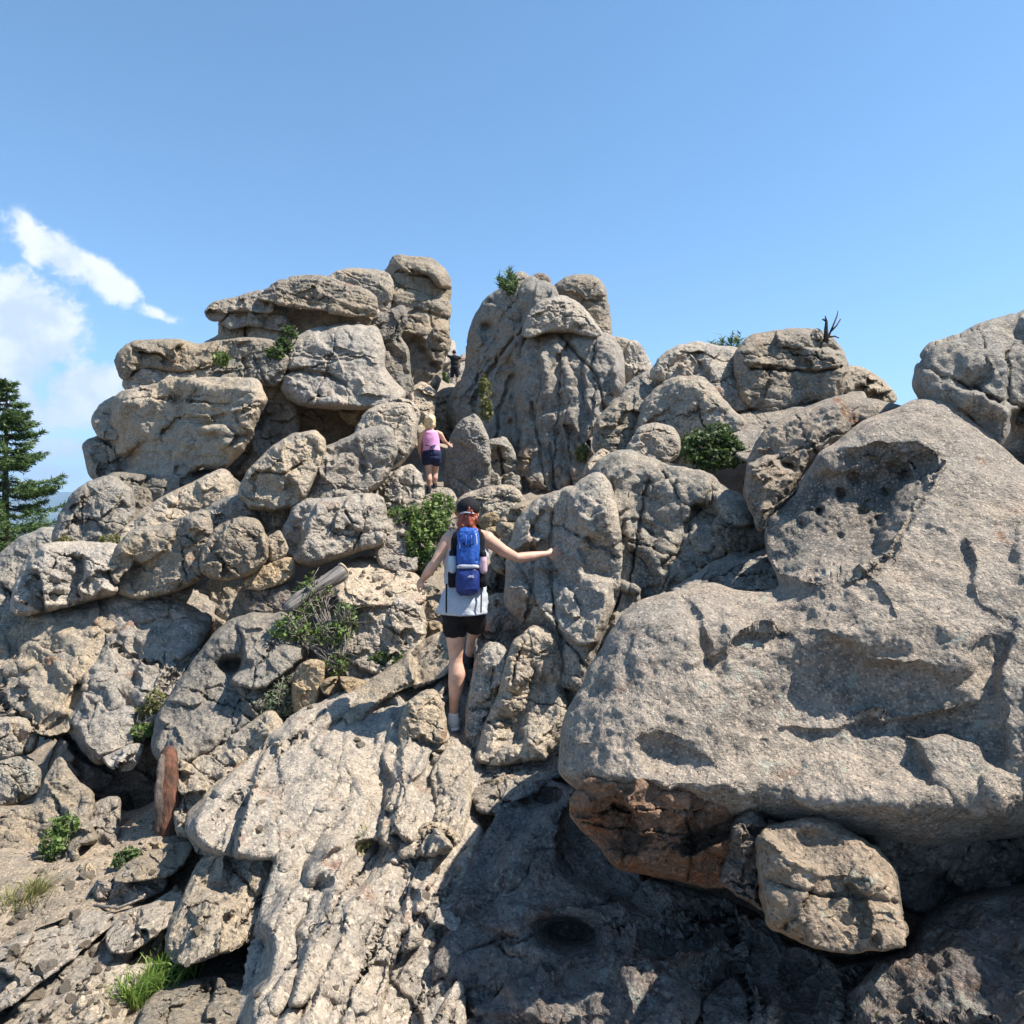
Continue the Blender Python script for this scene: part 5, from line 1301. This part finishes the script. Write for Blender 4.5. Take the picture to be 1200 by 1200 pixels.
# big spruce at the left edge
def spruce(label, px, Y, top_py, reach):
    top = P(px, top_py, Y); zb = HGT(top.x, Y) - .3 if Y < 40 else top.z - 8
    base = Vector((top.x - .1, Y, zb)); H = top.z - zb
    e = empty('spruce_tree', base); tag(e, label, 'tree')
    tube('trunk', [base.lerp(top, f) for f in np.linspace(0, 1, 9)], [.17 * (1 - f) + .012 for f in np.linspace(0, 1, 9)], bark, e, 10)
    bm = bmesh.new(); V = []; Q = []
    z = 0.12
    while z < H * .92:
        f = z / H; L0 = reach * min(1, .10 + 1.25 * f) ** .9
        for k in range(rnd.choice((4, 5, 5, 6))):
            a = rnd.uniform(0, 2 * math.pi); L = L0 * rnd.uniform(.6, 1.18)
            o = top - Vector((0, 0, z + rnd.uniform(-.06, .06))); hd = Vector((math.cos(a), math.sin(a), 0))
            pts = [o + hd * L * s + Vector((0, 0, -.34 * L * s + .52 * L * s * s)) for s in np.linspace(0, 1, 6)]
            tube_bm(bm, pts, [.022, .018, .014, .010, .007, .003], 5)
            m_ = int(20 + 56 * L)
            for _ in range(m_):
                s = rnd.uniform(.12, 1.0); i_ = min(4, int(s * 5)); c = pts[i_].lerp(pts[i_ + 1], s * 5 - i_)
                side = Vector((-hd.y, hd.x, 0)) * rnd.choice((-1, 1)); tl = L * .30 * (1.1 - s) + .06
                tw = (side * rnd.uniform(.4, 1) + hd * rnd.uniform(.4, 1.1) + Vector((0, 0, rnd.uniform(-.35, .25)))).normalized()
                for q in range(4):
                    c2 = c + tw * tl * (q + rnd.random()) / 4
                    d = (tw + Vector((rnd.gauss(0, .6), rnd.gauss(0, .6), rnd.gauss(.15, .5)))).normalized() * rnd.uniform(.07, .13)
                    w_ = d.cross(Vector((rnd.gauss(0, 1), rnd.gauss(0, 1), rnd.gauss(0, 1)))).normalized() * .013
                    i = len(V); V += [c2 - w_, c2 + w_, c2 + d + w_ * .35, c2 + d - w_ * .35]; Q.append((i, i + 1, i + 2, i + 3))
        z += rnd.uniform(.13, .20)
    me = bpy.data.meshes.new('branches'); bm.to_mesh(me); bm.free(); new_obj('branches', me, bark, e)
    build_quads('foliage', np.array([tuple(v) for v in V]), Q, needle, e)
spruce('tall dark spruce standing at the left edge beyond the rocks', 8, 17.0, 446, 2.0)
spruce('smaller spruce half cut off by the left edge behind the dark hump', -28, 15.5, 560, 1.3)

# cut log
lg = empty('cut_log', P(370, 690, 6.7)); tag(lg, 'weathered grey log with a pale sawn end leaning above the half bare bush', 'log')
a, b_ = P(338, 712, 6.35), P(402, 668, 6.75); ax = (b_ - a).normalized()
def wood(name, grey, brown):
    m, t, bs = new_mat(name); tc = t.add('ShaderNodeTexCoord').outputs['Object']
    mp = t.add('ShaderNodeMapping'); q = ax.to_track_quat('Z', 'Y').inverted().to_euler(); mp.inputs['Rotation'].default_value = q; t.link(tc, mp.inputs['Vector'])
    m2 = t.add('ShaderNodeMapping'); m2.inputs['Scale'].default_value = (26, 26, 1.6); t.link(mp.outputs[0], m2.inputs['Vector'])
    n = t.noise(m2.outputs[0], 1.0, 6, .65); t.link(t.mix(t.ramp(n, .35, .65), brown, grey), bs.inputs['Base Color']); bs.inputs['Roughness'].default_value = .9
    bp = t.add('ShaderNodeBump'); bp.inputs['Strength'].default_value = .9; bp.inputs['Distance'].default_value = .03; t.link(n, bp.inputs['Height']); t.link(bp.outputs[0], bs.inputs['Normal'])
    return m
wm = wood('weathered_wood', (.27, .25, .235), (.06, .052, .046))
L = (b_ - a).length
pts = [a + ax * L * f + Vector((0, 0, .02 * math.sin(f * 5))) for f in np.linspace(-.05, 1, 14)]
tube('log_bark', pts, [.055 + .006 * math.sin(f * 9) + .024 * f for f in np.linspace(0, 1, 14)], wm, lg, 18)
tube('sawn_end', [b_ + ax * .001, b_ + ax * .012], [.080, .076], simple_mat('sawn_wood', (.62, .47, .30), .8, .12, 30, .2), lg, 18)
tube('branch_stub', [a + ax * L * .35, a + ax * L * .42 + Vector((.0, -.10, .06))], [.035, .022], wm, lg)
# rust coloured stump
st = empty('dead_stump', P(196, 985, 5.55)); tag(st, 'rust coloured dead trunk standing in the dark recess at lower left', 'stump')
ax = Vector((0, 0, 1)); rm = wood('rusty_rotten_wood', (.17, .07, .04), (.05, .028, .02)); gm = wood('grey_dead_bark', (.17, .13, .105), (.06, .045, .035))
hb = Blob(); hb.limb((P(199, 992, 5.2), .10), (P(197, 965, 5.2), .092), (P(196, 930, 5.22), .082), (P(197, 900, 5.26), .07), (P(198, 884, 5.32), .062)); hb.limb((P(189, 994, 5.15), .05), (P(192, 960, 5.17), .04)); hb.limb((P(206, 992, 5.22), .05), (P(202, 950, 5.24), .04))
hb.limb((P(200, 890, 5.3), .03), (P(202, 874, 5.32), .008)); hb.limb((P(194, 890, 5.3), .028), (P(192, 879, 5.32), .006))
hb.build('heartwood', rm, st, .010, 2, .012, 16)
hb = Blob(); hb.limb((P(187, 972, 5.13), .028), (P(186, 945, 5.13), .034), (P(187, 915, 5.16), .032), (P(190, 886, 5.22), .018)); hb.build('bark_strip', gm, st, .008, 2, .010, 18)
# fallen sticks
for i, (lab, q) in enumerate((('thin grey stick on the sandy slope by the bright cream block', ((36, 1100, 4.05), (60, 1078, 4.2), (88, 1050, 4.35))), ('short pale stick under the smooth oval stone', ((110, 1064, 4.15), (140, 1066, 4.1), (178, 1050, 4.2))), ('crooked stick at the left of the pale round stone', ((62, 1062, 4.3), (78, 1040, 4.45), (100, 1026, 4.5))))):
    o = tube('fallen_stick', [P(*c) + Vector((0, 0, .012)) for c in q], [.010, .009, .005], twig, None, 6); tag(o, lab, 'stick', 'sticks on the sandy slope')

# gravel and chips on the sandy slope: nobody could count them
V = []; Q = []
ico = bmesh.new(); bmesh.ops.create_icosphere(ico, subdivisions=1, radius=1.0); iv = np.array([v.co for v in ico.verts]); iff = [[v.index for v in f.verts] for f in ico.faces]; ico.free()
g = np.random.default_rng(5)
dgp = None
bpy.context.view_layer.update()
dgp = _dg()
def drop(x, y):
    hit, loc, nrm, idx, ob, _ = S.ray_cast(dgp, Vector((x, y, 9)), Vector((0, 0, -1)))
    return (loc, ob.name) if hit else (None, None)
cnt = 0
for _ in range(2200):
    if g.random() < .75: x, y = g.uniform(-3.2, -.8), g.uniform(2.9, 6.2)
    else: x, y = g.uniform(-1.9, .5), g.uniform(4.6, 9.5)
    loc, nm = drop(x, y)
    if loc is None or not nm.startswith('ground'): continue
    s = .004 + .020 * g.random() ** 4
    sc = s * g.uniform(.6, 1.3, 3); R = Quaternion(Vector(g.normal(size=3)).normalized(), g.uniform(0, 6)).to_matrix()
    pv = (iv * (1 + .25 * g.normal(size=(len(iv), 1))) * sc) @ np.array(R).T + np.array([loc.x, loc.y, loc.z + s * .3])
    o_ = len(V) * 1; V += list(pv); Q += [[i + o_ for i in f] for f in iff]; cnt += 1
if cnt:
    me = np_mesh('gravel', np.array(V), np.array(Q)); o = new_obj('gravel', me, M['tan']); tag(o, 'loose gravel and rock chips scattered over the sandy slope', 'gravel', kind='stuff')

# rubble: countable stones that nothing tells apart
protos = []
for k in range(6):
    bmx = bmesh.new(); bmesh.ops.create_icosphere(bmx, subdivisions=3, radius=1.0); me = bpy.data.meshes.new('rubble_stone'); bmx.to_mesh(me); bmx.free()
    n = len(me.vertices); v = np.empty(n * 3, np.float32); me.vertices.foreach_get('co', v); v = v.reshape(-1, 3)
    for _ in range(9):
        d_ = g.normal(size=3); d_ /= np.linalg.norm(d_); o_ = v @ d_; lim = g.uniform(.5, .85); v -= np.clip(o_ - lim, 0, None)[:, None] * d_
    v *= g.uniform(.65, 1.15, 3); v += v * (.10 * fbm(v * 2.5 + k * 7, 3))[:, None]
    me.vertices.foreach_set('co', v.ravel()); me.update(); me.materials.append(M['pale']); protos.append(me)
bpy.context.view_layer.update(); dgp = _dg()
def rubble(n, box, s0, s1, lab, grp):
    k = 0; tries = 0
    while k < n and tries < 900:
        tries += 1; px = g.uniform(box[0], box[2]); py = g.uniform(box[1], box[3])
        o0 = Vector((0, 0, EYE)); hit, loc, nrm, idx, ob, _ = S.ray_cast(dgp, o0, (P(px, py, 1) - o0).normalized())
        if not hit or nrm.z < .55 or ob.type != 'MESH' or not ob.name.split('.')[0] in ('ground', 'flat_rock', 'bedrock_slope'): continue
        s_ = s0 + (s1 - s0) * g.random() ** 2
        o = bpy.data.objects.new('rubble_stone', protos[g.integers(6)]); COL.objects.link(o); o.location = loc + Vector((0, 0, s_ * .25)); o.scale = (s_,) * 3
        o.rotation_euler = tuple(g.uniform(0, 6, 3)); tag(o, lab, 'stone', grp); k += 1
rubble(70, (0, 1020, 240, 1190), .012, .05, 'small tan rubble stone lying on the sandy slope at lower left', 'rubble on the sandy slope')
rubble(28, (410, 660, 540, 775), .02, .06, 'small tan rubble stone on the trodden trail left of the walker', 'rubble on the trail')
rubble(26, (300, 800, 520, 1190), .012, .035, 'small loose stone caught on the ribbed bedrock slope', 'rubble on the bedrock slope')
# ---------------------------------------------------------------- air between here and the far range
bm = bmesh.new(); bmesh.ops.create_cube(bm, size=1.0)
me = bpy.data.meshes.new('haze'); bm.to_mesh(me); bm.free()
hz = bpy.data.objects.new('haze', me); COL.objects.link(hz); hz.scale = (34000, 34000, 1500); hz.location = (0, 0, 750 - 420)
hm = bpy.data.materials.new('haze_air'); hm.use_nodes = True; hn = hm.node_tree; hn.nodes.remove(hn.nodes['Principled BSDF'])
pv = hn.nodes.new('ShaderNodeVolumePrincipled'); pv.inputs['Color'].default_value = (.45, .68, 1.0, 1); pv.inputs['Density'].default_value = 1.1e-4; pv.inputs['Anisotropy'].default_value = 0.0
hn.links.new(pv.outputs[0], hn.nodes['Material Output'].inputs['Volume']); me.materials.append(hm); hz['kind'] = 'stuff'
